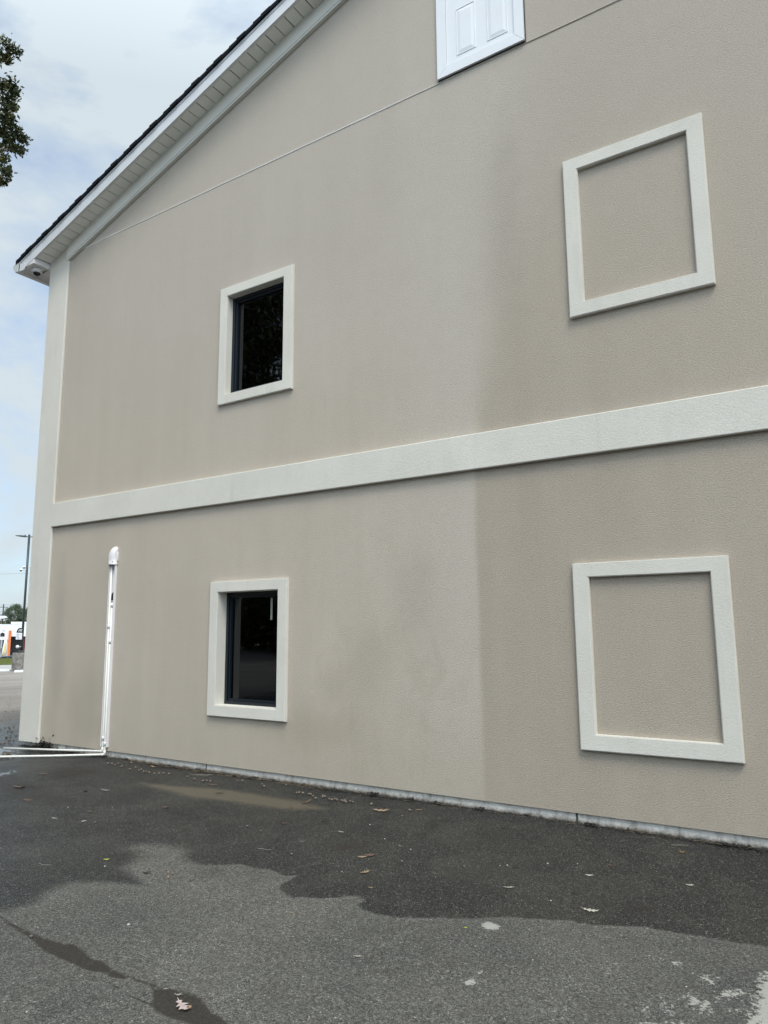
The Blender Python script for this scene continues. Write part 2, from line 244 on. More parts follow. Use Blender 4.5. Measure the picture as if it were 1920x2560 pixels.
    c = m.mix(m.mr(m.noise(4.5, 5, 0.7), 0.4, 0.65, 0.0, 0.30), c, m.mix(1.0, c, (0.93, 0.93, 0.935), 'MULTIPLY'))
    h = m.math('ADD', m.mr(g, 0.35, 0.65), m.math('MULTIPLY', g2, 0.5))
    return m.fin(c, 0.9, m.bump(h, 0.6, 0.004), Specular_IOR_Level=0.2)
def stucco_trim():
    m = NT('stucco_cream'); big = m.noise(1.4, 5, 0.6); g = m.noise(70, 6, 0.8)
    c = m.mix(m.mr(big, 0.3, 0.7), (0.67, 0.645, 0.575), (0.745, 0.72, 0.65))
    st = m.noise(7, 4, 0.6, m.mapped((1, 1, 0.12)))
    c = m.mix(m.mr(st, 0.55, 0.85, 0.0, 0.35), c, (0.50, 0.49, 0.44))
    c = m.mix(m.mr(g, 0.4, 0.6, 0.0, 0.35), c, m.mix(1.0, c, (0.84, 0.84, 0.83), 'MULTIPLY'))
    return m.fin(c, 0.85, m.bump(g, 0.8, 0.006), Specular_IOR_Level=0.25)
def concrete_foot():
    m = NT('foundation_concrete'); X, Y, Z = m.sep()
    a = m.noise(6, 5, 0.65); st = m.noise(16, 4, 0.6, m.mapped((1, 1, 0.15)))
    c = m.mix(m.mr(a, 0.3, 0.7), (0.58, 0.56, 0.51), (0.78, 0.755, 0.70))
    c = m.mix(m.mr(st, 0.52, 0.72, 0.0, 0.7), c, (0.20, 0.19, 0.17))
    dirt = m.mr(m.math('ADD', Z, m.math('MULTIPLY', m.noise(22, 4, 0.7), -0.06)), 0.012, -0.03)
    c = m.mix(dirt, c, (0.05, 0.045, 0.035))
    vor = m.voro(30, 'Distance'); c = m.mix(m.mr(vor, 0.09, 0.05), c, (0.08, 0.08, 0.075))
    ckx = m.math('ADD', X, m.math('MULTIPLY', m.noise(12, 3), 0.05)); cks = m.math('ABSOLUTE', m.math('SUBTRACT', m.math('FRACT', m.math('MULTIPLY', ckx, 0.23)), 0.5))
    c = m.mix(m.mr(cks, 0.0035, 0.0015), c, (0.05, 0.045, 0.04))
    spots = m.mr(m.noise(45, 5, 0.75), 0.64, 0.70); c = m.mix(m.math('MULTIPLY', spots, 0.7), c, (0.12, 0.11, 0.09))
    return m.fin(c, 0.85, m.bump(m.noise(60, 4, 0.7), 0.8, 0.008))
def asphalt():
    m = NT('asphalt'); X, Y, Z = m.sep()
    v1 = m.voro(225, 'Color'); v1s = m.sep(v1)[0]; v2 = m.sep(m.voro(170, 'Color'))[1]
    vd = m.voro(225, 'Distance'); big = m.noise(0.9, 5, 0.6); mid = m.noise(5, 5, 0.6)
    stone = m.mix(v1s, (0.046, 0.045, 0.042), (0.265, 0.260, 0.243))
    stone = m.mix(m.mr(v1s, 0.93, 0.99), stone, (0.34, 0.335, 0.32))
    stone = m.mix(m.mr(v2, 0.970, 0.985), stone, (0.48, 0.46, 0.42))
    stone = m.mix(m.mr(mid, 0.35, 0.7, 0.0, 0.5), stone, (0.135, 0.130, 0.117))
    pit = m.mr(m.noise(60, 6, 0.85), 0.42, 0.58, 0.0, 0.75)
    stone = m.mix(pit, m.mix(1.0, stone, (0.52, 0.52, 0.51), 'MULTIPLY'), m.mix(1.0, stone, (1.2, 1.2, 1.18), 'MULTIPLY'))
    dry = m.mix(m.mr(big, 0.3, 0.7), m.mix(1.0, stone, (0.80, 0.80, 0.80), 'MULTIPLY'), m.mix(1.0, stone, (1.22, 1.20, 1.14), 'MULTIPLY'))
    blot = m.mr(m.noise(2.3, 6, 0.7, None, 0.8), 0.56, 0.70, 0.0, 0.45, smooth=True)
    dry = m.mix(blot, dry, m.mix(1.0, stone, (0.62, 0.61, 0.60), 'MULTIPLY'))
    # scuffed pale streaks
    sc = m.noise(9, 5, 0.7, m.mapped((0.35, 1.6, 1)))
    dry = m.mix(m.mr(sc, 0.62, 0.78, 0.0, 0.35), dry, (0.24, 0.235, 0.22))
    wetc = m.mix(m.mr(m.noise(1.7, 6, 0.72, None, 0.6), 0.42, 0.58, smooth=True), m.mix(1.0, stone, (0.17, 0.17, 0.17), 'MULTIPLY'), m.mix(1.0, stone, (0.31, 0.30, 0.275), 'MULTIPLY'))
    wetc = m.mix(m.mr(v1s, 0.70, 0.95, 0.0, 0.55), wetc, (0.085, 0.084, 0.078))
    wetc = m.mix(m.mr(v2, 0.95, 0.975), wetc, (0.24, 0.235, 0.21))
    wetc = m.mix(m.mr(big, 0.4, 0.7, 0.0, 0.35), wetc, (0.028, 0.027, 0.023))
    # where it is dry: inside the outlined area, with an uneven edge
    e = m.math('ADD', m.math('MULTIPLY', m.math('SUBTRACT', m.noise(14, 5, 0.65), 0.5), 0.045), m.math('MULTIPLY', m.math('SUBTRACT', m.noise(80, 5, 0.8), 0.5), 0.05))
    e2 = m.math('MULTIPLY', m.math('SUBTRACT', m.noise(3.0, 4, 0.6), 0.5), m.mr(X, -3.9, -4.6, 0.0, 0.12))
    soft = m.mr(X, -3.9, -4.6, 0.016, 0.12)
    sdv = m.math('ADD', m.math('ADD', m.attr('dry_sd'), e), e2)
    dm = m.mr(m.math('DIVIDE', sdv, soft), -1.0, 1.0, smooth=True)
    tide = m.mr(m.math('ABSOLUTE', m.math('SUBTRACT', m.math('DIVIDE', sdv, soft), 1.4)), 1.6, 0.0, 0.0, 0.16)
    # beyond the corner of the building the lot is paler and mostly dry
    s = m.math('ADD', X, m.math('MULTIPLY', m.math('SUBTRACT', m.noise(0.7, 4, 0.6), 0.5), 5.0))
    farm = m.mr(s, -11.2, -16.0, smooth=True)
    pale = m.mix(m.mr(m.noise(0.5, 5, 0.65, m.mapped((1, 0.5, 1))), 0.3, 0.7), (0.25, 0.225, 0.195), (0.37, 0.335, 0.295))
    c = m.mix(dm, wetc, dry); c = m.mix(tide, c, (0.20, 0.195, 0.18)); c = m.mix(farm, c, pale)
    # sediment, crack, puddles
    ns = m.math('MULTIPLY', m.math('SUBTRACT', m.noise(7, 5, 0.65), 0.5), 0.16)
    mudm = m.mr(m.math('ADD', m.attr('mud_sd'), ns), -0.08, 0.06, 0.0, 0.7, smooth=True)
    c = m.mix(mudm, c, (0.026, 0.021, 0.017))
    cn = m.math('MULTIPLY', m.math('SUBTRACT', m.noise(26, 6, 0.8), 0.50), 0.055)
    ck = m.mr(m.math('ADD', m.attr('crack_sd'), cn), -0.010, 0.010, smooth=True)
    c = m.mix(m.math('MULTIPLY', ck, 0.9), c, m.mix(m.noise(60, 3), (0.030, 0.026, 0.020), (0.058, 0.052, 0.042)))
    hr = m.mr(m.math('ADD', m.attr('hair_sd'), m.math('MULTIPLY', cn, 0.3)), -0.010, -0.003)
    c = m.mix(m.math('MULTIPLY', hr, 0.8), c, (0.03, 0.028, 0.024))
    pn = m.math('MULTIPLY', m.math('SUBTRACT', m.noise(9, 4, 0.6), 0.5), 0.12)
    pd = m.mr(m.math('ADD', m.attr('puddle_sd'), pn), -0.09, 0.07, smooth=True)
    c = m.mix(m.math('MULTIPLY', pd, 0.95), c, m.mix(m.noise(3, 3), (0.066, 0.056, 0.038), (0.090, 0.076, 0.052)))
    pd2 = m.mr(m.math('ADD', m.attr('clear_sd'), m.math('MULTIPLY', m.math('SUBTRACT', m.noise(10, 5, 0.7, m.mapped((0.5, 2.2, 1))), 0.56), 0.7)), -0.02, 0.03, smooth=True)
    # worn paint
    pw = m.math('ADD', m.math('MULTIPLY', m.math('ADD', m.attr('paint_sd'), -0.004), 8.0), m.math('MULTIPLY', m.math('SUBTRACT', m.noise(38, 6, 0.75), 0.5), 2.6))
    pm = m.mr(pw, 0.10, 0.24)
    bw = m.math('ADD', m.math('MULTIPLY', m.attr('blob_sd'), 9.0), m.math('MULTIPLY', m.math('SUBTRACT', m.noise(45, 6, 0.8), 0.5), 0.95))
    bm_ = m.mr(bw, -0.02, 0.04)
    c = m.mix(m.math('MULTIPLY', m.math('MAXIMUM', pm, bm_), 0.92), c, m.mix(m.noise(50, 4, 0.7), (0.34, 0.34, 0.30), (0.54, 0.53, 0.47)))
    # gloss: wet film smoother, puddles mirror like
    wetness = m.math('MULTIPLY', m.math('SUBTRACT', 1.0, dm), m.math('SUBTRACT', 1.0, farm))
    rg = m.mr(wetness, 0.0, 1.0, 0.92, m.mr(big, 0.3, 0.7, 0.42, 0.6))
    sheen = m.math('MULTIPLY', m.mr(X, -8.2, -9.8, 0.0, 1.0, smooth=True), m.math('SUBTRACT', 1.0, farm))
    rg = m.math('SUBTRACT', rg, m.math('MULTIPLY', sheen, m.mr(mid, 0.3, 0.6, 0.16, 0.36)))
    rg = m.mix(pd, rg, 0.30); rg = m.mix(pd2, rg, 0.03)
    flat = m.math('SUBTRACT', 1.0, m.math('MAXIMUM', m.math('MULTIPLY', pd, 0.93), pd2))
    h = m.math('MULTIPLY', m.math('ADD', m.math('MULTIPLY', vd, -1.0), m.math('MULTIPLY', v1s, 0.5)), flat)
    spec = m.mr(wetness, 0.0, 1.0, 0.15, m.mr(v1s, 0.3, 1.0, 0.12, 0.55))
    m.L(spec, m.b.inputs['Specular IOR Level'])
    return m.fin(c, rg, m.bump(h, 0.8, 0.008))
def glass_pane():
    m = NT('window_glass'); t = m.t
    tr = t.nodes.new('ShaderNodeBsdfTransparent'); tr.inputs[0].default_value = (0.16, 0.19, 0.22, 1)
    gl = t.nodes.new('ShaderNodeBsdfGlossy'); gl.inputs['Roughness'].default_value = 0.015; gl.inputs['Color'].default_value = (0.86, 0.93, 1.0, 1)
    m.L(m.bump(m.noise(1.5, 2), 0.12, 0.01), gl.inputs['Normal'])
    fr = t.nodes.new('ShaderNodeFresnel'); fr.inputs['IOR'].default_value = 1.55
    mxn = t.nodes.new('ShaderNodeMixShader'); t.links.new(fr.outputs[0], mxn.inputs[0]); t.links.new(tr.outputs[0], mxn.inputs[1]); t.links.new(gl.outputs[0], mxn.inputs[2])
    t.links.new(mxn.outputs[0], m.o.inputs['Surface']); return m.mat
def leafmat(name, a, b, cc, tr=0.0):
    m = NT(name); oi = m.t.nodes.new('ShaderNodeObjectInfo')
    f = m.voro(7.0, 'Color'); q = m.sep(f)
    c = m.mix(q[0], a, b); c = m.mix(m.mr(q[1], 0.80, 0.95), c, cc)
    return m.fin(c, 0.55)

M_WALL = stucco_wall(); M_TRIM = stucco_trim(); M_FOOT = concrete_foot(); M_ASPH = asphalt(); M_GLASS = glass_pane()
M_VINYL = simple('white_vinyl', (0.78, 0.76, 0.77), 0.38, 0.03, 3)
M_DOORW = simple('white_door_metal', (0.78, 0.80, 0.82), 0.35, 0.03, 2)
M_FASC = simple('white_fascia', (0.66, 0.68, 0.70), 0.42, 0.05, 3)
M_SOFF = simple('soffit_vinyl', (0.84, 0.84, 0.79), 0.5, 0.04, 2)
M_FRIEZE = simple('frieze_board', (0.74, 0.735, 0.68), 0.55, 0.04, 2)
M_SHING = simple('dark_shingle', (0.008, 0.010, 0.013), 0.95, 0.35, 30, 0.8, 90, Specular_IOR_Level=0.15)
M_SASH = simple('navy_sash', (0.004, 0.009, 0.015), 0.35, 0.15, 10)
M_DARK = simple('room_dark', (0.020, 0.022, 0.025), 0.8, 0.1, 3)
M_PANELINE = simple('strip_grey', (0.40, 0.40, 0.38), 0.5, 0.05, 10)
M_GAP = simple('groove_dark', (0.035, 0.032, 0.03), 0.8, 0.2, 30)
M_PVC = simple('pvc_pipe', (0.76, 0.755, 0.70), 0.35, 0.06, 6)
M_PVCG = simple('pvc_primer_band', (0.25, 0.27, 0.30), 0.5, 0.2, 30)
M_BLK = simple('black_rubber', (0.012, 0.012, 0.013), 0.5, 0.1, 20)
M_GUT = simple('gutter_metal', (0.58, 0.61, 0.58), 0.35, 0.05, 5)
M_CAMW = simple('camera_shell', (0.74, 0.75, 0.76), 0.35, 0.02, 5)
M_DOME = simple('smoked_dome', (0.010, 0.010, 0.012), 0.08, 0.02, 5)
def bead_mat():
    m = NT('joint_caulk'); X, Y, Z = m.sep()
    a = m.mr(m.math('ADD', X, m.math('MULTIPLY', m.noise(2.5, 4), 2.0)), -3.4, -1.6)
    c = m.mix(a, (0.86, 0.85, 0.81), (0.50, 0.46, 0.40))
    return m.fin(c, 0.7)
M_BEAD = bead_mat()

# ---------------------------------------------------------------- ground, one sheet to the horizon
FX, FY = -0.865, 0.503
def s_of(x, y): return x * FX + (y + 6.2) * FY
def gz(x, y):
    s = s_of(np.asarray(x, float), np.asarray(y, float))
    z = -0.018 * np.clip(s - 15, 0, 73)
    k = np.clip((s - 88) / 9, 0, 1); z = z - 1.386 * k * k * (3 - 2 * k)
    return z
def at(s, t, dz=0.0):          # s metres out along the view past the corner, t metres to the right of it
    x = FX * s + (-FY) * (-t) * 1.0; y = -6.2 + FY * s - FX * t
    return Vector((x, y, float(gz(x, y)) + dz))
def grow(a, first, lim, k=1.22):
    r = []; d = first; x = a
    while abs(x - a) < lim: x += d; r.append(x); d *= k if abs(d) < 60 else 1
    return r
xs = sorted(grow(-13.0, -0.03, 1500) + list(np.arange(-13.0, 1.5, 0.024)) + grow(1.5, 0.03, 1500))
ys = sorted(grow(-5.2, -0.03, 1500) + list(np.arange(-5.2, 0.12, 0.024)) + grow(0.12, 0.03, 1500, 1.2))
gx, gy = np.meshgrid(np.array(xs), np.array(ys)); nx, ny = len(xs), len(ys)
px, py = gx.ravel(), gy.ravel()
def sdist(poly, closed=True):
    P = np.array(poly); n = len(P); d = np.full(px.shape, 1e9); ins = np.zeros(px.shape, bool)
    lo, hi = P.min(0) - 0.8, P.max(0) + 0.8
    idx = np.where((px > lo[0]) & (px < hi[0]) & (py > lo[1]) & (py < hi[1]))[0]
    x, y = px[idx], py[idx]; dd = np.full(x.shape, 1e9); ii = np.zeros(x.shape, bool)
    for i in range(n if closed else n - 1):
        a, b = P[i], P[(i + 1) % n]; ab = b - a; L = max(ab @ ab, 1e-12)
        tt = np.clip(((x - a[0]) * ab[0] + (y - a[1]) * ab[1]) / L, 0, 1)
        dd = np.minimum(dd, np.hypot(x - a[0] - tt * ab[0], y - a[1] - tt * ab[1]))
        if closed and abs(b[1] - a[1]) > 1e-9:
            ii ^= ((a[1] > y) != (b[1] > y)) & (x < (b[0] - a[0]) * (y - a[1]) / (b[1] - a[1]) + a[0])
    sd_ = np.where(ii, dd, -dd) if closed else -dd
    r = np.full(px.shape, -1.0); r[idx] = np.clip(sd_, -1, 1); return r
def best(polys): return np.maximum.reduce([sdist(p) for p in polys])
att = {'dry_sd': sdist(DRY), 'crack_sd': sdist(CRACK), 'hair_sd': sdist(HAIR, False), 'puddle_sd': sdist(PUD),
       'clear_sd': best([PUD2, PUD3]), 'paint_sd': best(PAINT), 'blob_sd': best(BLOB), 'mud_sd': best(MUD)}
z = gz(px, py)
near = np.clip((14 - np.hypot(px + 5, py)) / 6, 0, 1)
z = z + near * 0.006 * (np.sin(px * 1.7 + py) * np.sin(py * 2.3 - px * 0.6) - 1) - 0.004 * np.clip(att['crack_sd'] * 20, 0, 1)
me = bpy.data.meshes.new('asphalt_lot')
me.vertices.add(len(px)); me.vertices.foreach_set('co', np.stack([px, py, z], 1).ravel())
q = (np.arange(ny - 1)[:, None] * nx + np.arange(nx - 1)[None, :]).ravel()
F = np.stack([q, q + 1, q + nx + 1, q + nx], 1)
me.loops.add(F.size); me.loops.foreach_set('vertex_index', F.ravel())
me.polygons.add(len(F)); me.polygons.foreach_set('loop_start', np.arange(len(F)) * 4); me.polygons.foreach_set('loop_total', np.full(len(F), 4))
me.polygons.foreach_set('use_smooth', np.ones(len(F), bool))
me.update(); me.validate()
for k, v in att.items():
    a = me.attributes.new(k, 'FLOAT', 'POINT'); a.data.foreach_set('value', v.astype(np.float32))
me.materials.append(M_ASPH)
go = bpy.data.objects.new('ground', me); col.objects.link(go); tag(go, kind='structure')

# ---------------------------------------------------------------- the building
XL, XR, YB, XRIDGE, MS = -10.21, 4.49, 16.0, -2.86, 0.335
B = empty('beige_building', (XRIDGE, 0, 0), 'two storey beige stucco building with cream bands and a white trimmed gable', 'building')
def soff_z(x): return 7.443 + MS * (x + 9.694) if x <= XRIDGE else 7.443 + MS * (2 * XRIDGE - x + 9.694)
WIN = [(-6.379, -5.455, 0.745, 2.025), (-6.355, -5.436, 4.422, 5.69)]
# wall front: grid of cells with the two openings left out, extruded into a solid slab
zb = 0.081
cx = sorted({XL, XR} | {v for w_ in WIN for v in w_[:2]} | {XRIDGE}); cz = [zb] + sorted({v for w_ in WIN for v in w_[2:]}) + [7.2]
bm = bmesh.new(); vd_ = {}
def gv(x, z_):
    k = (round(x, 4), round(z_, 4))
    if k not in vd_: vd_[k] = bm.verts.new((x, 0, z_))
    return vd_[k]
for i in range(len(cx) - 1):
    for j in range(len(cz) - 1):
        mxx, mzz = (cx[i] + cx[i + 1]) / 2, (cz[j] + cz[j + 1]) / 2
        if any(a < mxx < b and c_ < mzz < d_ for a, b, c_, d_ in WIN): continue
        bm.faces.new([gv(cx[i], cz[j]), gv(cx[i + 1], cz[j]), gv(cx[i + 1], cz[j + 1]), gv(cx[i], cz[j + 1])])
for i in range(len(cx) - 1):
    a, b = cx[i], cx[i + 1]
    bm.faces.new([gv(a, 7.2), gv(b, 7.2), gv(b, soff_z(b) + 0.05), gv(a, soff_z(a) + 0.05)])
ext = bmesh.ops.extrude_face_region(bm, geom=bm.faces[:])
for v in ext['geom']:
    if isinstance(v, bmesh.types.BMVert): v.co.y += 0.30
bmesh.ops.recalc_face_normals(bm, faces=bm.faces[:])
mb = MB(); mb.addbm(bm)
mb.box(XL, XL + 0.3, 0.302, YB, zb, 7.40); mb.box(XR - 0.3, XR, 0.302, YB, zb, 7.40); mb.box(XL + .3, XR - .3, YB - .3, YB, zb, 7.40)
mb.build('wall', M_WALL, B)
# expansion joint in the stucco at eave height: dark groove with a caulk bead over it
mb = MB()
n = 260; j0, j1 = -9.86, 4.4; zj = 7.2945
vs = []; fs = []
for i in range(n + 1):
    x = j0 + (j1 - j0) * i / n
    wv = 0.006 * mnoise.noise(Vector((x * 1.3, 0, 0))) + 0.003 * mnoise.noise(Vector((x * 9, 3, 0)))
    wd = 0.0085 + 0.004 * mnoise.noise(Vector((x * 2.0, 7, 0)))
    wd *= 1.0 if x < -3.4 else 0.55
    vs += [(x, -0.001, zj + wv - wd), (x, -0.007, zj + wv - wd * .4), (x, -0.007, zj + wv + wd * .4), (x, -0.001, zj + wv + wd)]
for i in range(n):
    for k in range(3): fs.append((i * 4 + k, i * 4 + 4 + k, i * 4 + 5 + k, i * 4 + 1 + k))
mb.add(vs, fs); mb.build('joint_bead', M_BEAD, B)
# foundation with the stucco overhanging it
mb = MB()
vs = []; fs = []; n = 420
for i in range(n + 1):
    x = XL + 0.02 + (XR - XL - .04) * i / n
    j = 0.004 * mnoise.noise(Vector((x * 6, 0, 5)))
    for zz, yy in ((-0.12, 0.014), (0.012, 0.018), (0.05, 0.026), (0.10, 0.028)): vs.append((x, yy + j + 0.003 * mnoise.noise(Vector((x * 15, zz * 30, 0))), zz))
for i in range(n):
    for k in range(3): fs.append((i * 4 + k, i * 4 + 4 + k, i * 4 + 5 + k, i * 4 + 1 + k))
mb.add(vs, fs); mb.box(XL + .02, XL + .25, 0.06, YB - .02, -2, 0.0805); mb.box(XR - .25, XR - .02, 0.06, YB - .02, -2, 0.0805)
mb.build('foundation', M_FOOT, B, True)
# corner pilaster (front face and return), band course
mb = MB(); mb.box(-10.25, -9.775, -0.037, -0.0005, 0.064, 7.45, bev=0.008); mb.box(-10.25, -10.2105, 0.0, 0.5, 0.064, 7.40, bev=0.006)
mb.build('pilaster', M_TRIM, B)
mb = MB(); mb.box(4.05, 4.53, -0.037, -0.0005, 0.064, 7.45, bev=0.008); mb.build('pilaster', M_TRIM, B)
mb = MB(); mb.box(-9.772, 4.046, -0.052, -0.0005, 3.070, 3.414, bev=0.008); mb.build('band', M_TRIM, B)

def ring(name, X1, X2, Z1, Z2, x1, x2, z1, z2, t, parent, reveal=None, mat=None, bev=0.007):
    bm = bmesh.new()
    o_ = [bm.verts.new((x, -t, z_)) for x, z_ in ((X1, Z1), (X2, Z1), (X2, Z2), (X1, Z2))]
    i_ = [bm.verts.new((x, -t, z_)) for x, z_ in ((x1, z1), (x2, z1), (x2, z2), (x1, z2))]
    ob = [bm.verts.new((v.co.x, -0.0005, v.co.z)) for v in o_]; yb = -0.0005 if reveal is None else reveal
    ib = [bm.verts.new((v.co.x, yb, v.co.z)) for v in i_]
    for k in range(4):
        l = (k + 1) % 4
        bm.faces.new([o_[k], o_[l], i_[l], i_[k]]); bm.faces.new([ob[k], ob[l], o_[l], o_[k]]); bm.faces.new([i_[k], i_[l], ib[l], ib[k]])
    ed = [e for e in bm.edges if all(abs(v.co.y + t) < 1e-6 for v in e.verts) and not (e.verts[0] in o_) ^ (e.verts[1] in o_)]
    bmesh.ops.bevel(bm, geom=ed, offset=bev, segments=2, affect='EDGES')
    bmesh.ops.recalc_face_normals(bm, faces=bm.faces[:])
    mb = MB(); mb.addbm(bm); return mb.build(name, mat or M_TRIM, parent)
def window(i, X1, X2, Z1, Z2, d, label):
    x1, x2, z1, z2 = WIN[i]; e = 0.0006
    x1 += e; x2 -= e; z1 += e; z2 -= e
    W_ = bpy.data.objects.new('window', None); W_.location = (0, 0, 0); col.objects.link(W_); W_.parent = B; W_.matrix_parent_inverse = Matrix.Translation(-Vector(B.location))
    W_['label'] = label
    ring('window_trim', X1, X2, Z1, Z2, x1, x2, z1, z2, 0.04, W_, reveal=d + 0.12)
    # sash: outer frame and a stepped inner bead
    f = 0.038; mb = MB()
    def fr(a, b, c_, d_, w0, y0, y1):
        mb.box(a, a + w0, y0, y1, c_, d_, bev=0.003); mb.box(b - w0, b, y0, y1, c_, d_, bev=0.003)
        mb.box(a + w0 + .0005, b - w0 - .0005, y0 + .001, y1, c_, c_ + w0, bev=0.003); mb.box(a + w0 + .0005, b - w0 - .0005, y0 + .001, y1, d_ - w0, d_, bev=0.003)
    fr(x1 + .001, x2 - .001, z1 + .001, z2 - .001, f, d, d + 0.09)
    fr(x1 + f + .002, x2 - f - .002, z1 + f + .002, z2 - f - .002, 0.022, d + 0.018, d + 0.085)
    mb.build('sash', M_SASH, W_)
    g0 = f + 0.018
    mb = MB(); yy = d + 0.05; mb.box(x1 + g0, x2 - g0, yy, yy + 0.006, z1 + g0, z2 - g0); mb.build('pane', M_GLASS, W_)
    # the dim room behind
    mb = MB(); mb.box(x1 - 0.5, x2 + 0.9, 0.31, 3.5, z1 - 0.75, z2 + 0.35)
    o = mb.build('room', M_DARK, W_)
    bmx = bmesh.new(); bmx.from_mesh(o.data)
    bmesh.ops.delete(bmx, geom=[f_ for f_ in bmx.faces if f_.calc_center_median().y < 0.32], context='FACES'); bmx.to_mesh(o.data); bmx.free()
    return W_
w0 = window(0, -6.506, -5.323, 0.621, 2.149, 0.108, 'lower storey window with dark glass in a deep cream reveal')
w1 = window(1, -6.478, -5.299, 4.300, 5.811, 0.060, 'upper storey window with dark glass reflecting a tree')
mb = MB(); mb.box(-5.722, -5.713, 0.150, 0.156, 1.70, 1.948, bev=0.001); mb.box(-5.706, -5.697, 0.150, 0.156, 1.70, 1.948, bev=0.001); mb.box(-5.7129, -5.7061, 0.1535, 0.156, 1.70, 1.948); mb.build('added_pane_line', M_PANELINE, w0)  # added strip just before the glass, standing in for a bright upright line

# raised frames without glass
ring('blank_panel_frame', -2.036, -0.827, 4.333, 5.865, -1.902, -0.958, 4.461, 5.743, 0.044, B)['label'] = 'upper raised cream frame around bare stucco'
ring('blank_panel_frame', -2.123, -0.894, 0.593, 2.131, -1.986, -1.029, 0.724, 2.009, 0.044, B)['label'] = 'lower raised cream frame around bare stucco'

# attic door
D = bpy.data.objects.new('attic_door', None); col.objects.link(D); D.parent = B; D.matrix_parent_inverse = Matrix.Translation(-Vector(B.location)); D['label'] = 'white six panel door high in the gable'
dx1, dx2, dz1, dz2 = -3.335, -2.361, 7.318, 9.36
mb = MB(); t0 = 0.034
for poly in ([(dx1, dz1), (dx2, dz1), (dx2 - .102, dz1 + .107), (dx1 + .107, dz1 + .107)],
             [(dx1, dz1 + .003), (dx1 + .104, dz1 + .108), (dx1 + .104, dz2), (dx1, dz2)],
             [(dx2, dz1 + .003), (dx2, dz2), (dx2 - .099, dz2), (dx2 - .099, dz1 + .108)],
             [(dx1 + .107, dz2 - .10), (dx2 - .102, dz2 - .10), (dx2 - .102, dz2), (dx1 + .107, dz2)]):
    mb.prism(poly, 'y', -t0, -0.0005)
mb.build('door_trim', M_DOORW, D)
mb = MB(); mb.box(dx1 + .1075, dx2 - .1025, -0.016, -0.0008, dz1 + .1075, dz2 - .1005)
mb.build('door_leaf', M_DOORW, D)
def panel(x0, x1_, z0, z1_):     # moulded panel: raised rim, sunk bevel, raised field
    mb = MB(); st = [(0, -0.0165), (0.004, -0.0215), (0.012, -0.0215), (0.012, -0.0165), (0.050, -0.0235)]
    vs = []; fs = []
    for ins, y in st: vs += [(x0 + ins, y, z0 + ins), (x1_ - ins, y, z0 + ins), (x1_ - ins, y, z1_ - ins), (x0 + ins, y, z1_ - ins)]
    for k in range(len(st) - 1):
        for j in range(4): fs.append((k * 4 + j, k * 4 + (j + 1) % 4, k * 4 + 4 + (j + 1) % 4, k * 4 + 4 + j))
    fs.append(tuple(len(vs) - 4 + j for j in range(4))); mb.add(vs, fs); mb.build('door_panel', M_DOORW, D)
for a, b in ((-3.110, -2.885), (-2.760, -2.530)):
    panel(a, b, 7.500, 8.050); panel(a, b, 8.18, 8.84); panel(a, b, 8.95, 9.18)
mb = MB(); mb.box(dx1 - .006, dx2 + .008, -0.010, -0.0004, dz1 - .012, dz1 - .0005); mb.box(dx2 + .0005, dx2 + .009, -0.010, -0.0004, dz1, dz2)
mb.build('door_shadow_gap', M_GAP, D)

# roof: frieze, soffit boards, rake fascia, shingles
ang = math.atan(MS)
def rake(side, name, mat, segs):
    """segs: list of (y0,y1, zlo offset, zhi offset, xstart) relative to the soffit line"""
    mb = MB()
    for y0, y1, lo, hi, xs_ in segs:
        e0, e1 = xs_, XRIDGE
        f_ = lambda x: 7.443 + MS * (x + 9.694)
        p = [(e0, f_(e0) + lo), (e1, f_(e1) + lo), (e1, f_(e1) + hi), (e0, f_(e0) + hi)]
        if side > 0: p = [(2 * XRIDGE - x, z_) for x, z_ in p][::-1]
        mb.prism(p, 'y', y0, y1)
    return mb.build(name, mat, B)
for side in (-1, 1):
    rake(side, 'frieze', M_FRIEZE, [(-0.058, -0.0008, -0.205, -0.012, -9.80), (-0.050, -0.0008, -0.232, -0.2055, -9.80)])
    rake(side, 'rake_fascia', M_FASC, [(-0.305, -0.283, -0.012, 0.135, -10.60), (-0.312, -0.2835, 0.135, 0.168, -10.62)])
    # soffit boards with open seams
    mb = MB(); x = -10.25; k = 0
    while x < XRIDGE:
        w_ = 0.150; a, b = x + (0.007 if k % 2 else 0.0055), min(x + w_ - (0.0055 if k % 2 else 0.007), XRIDGE - .001)
        f_ = lambda q_: 7.443 + MS * (q_ + 9.694)
        p = [(a, f_(a)), (b, f_(b)), (b, f_(b) + .012), (a, f_(a) + .012)]
        if side > 0: p = [(2 * XRIDGE - x_, z_) for x_, z_ in p][::-1]
        mb.prism(p, 'y', -0.281, -0.0005)
        x += w_; k += 1
    mb.build('soffit', M_SOFF, B)
    rake(side, 'soffit_backing', M_GAP, [(-0.2795, 0.30, 0.0125, 0.03, -10.25)])
    rake(side, 'soffit_channel', M_FRIEZE, [(-0.064, -0.0585, -0.018, 0.0, -9.80), (-0.2825, -0.262, -0.010, -0.0005, -10.24)])
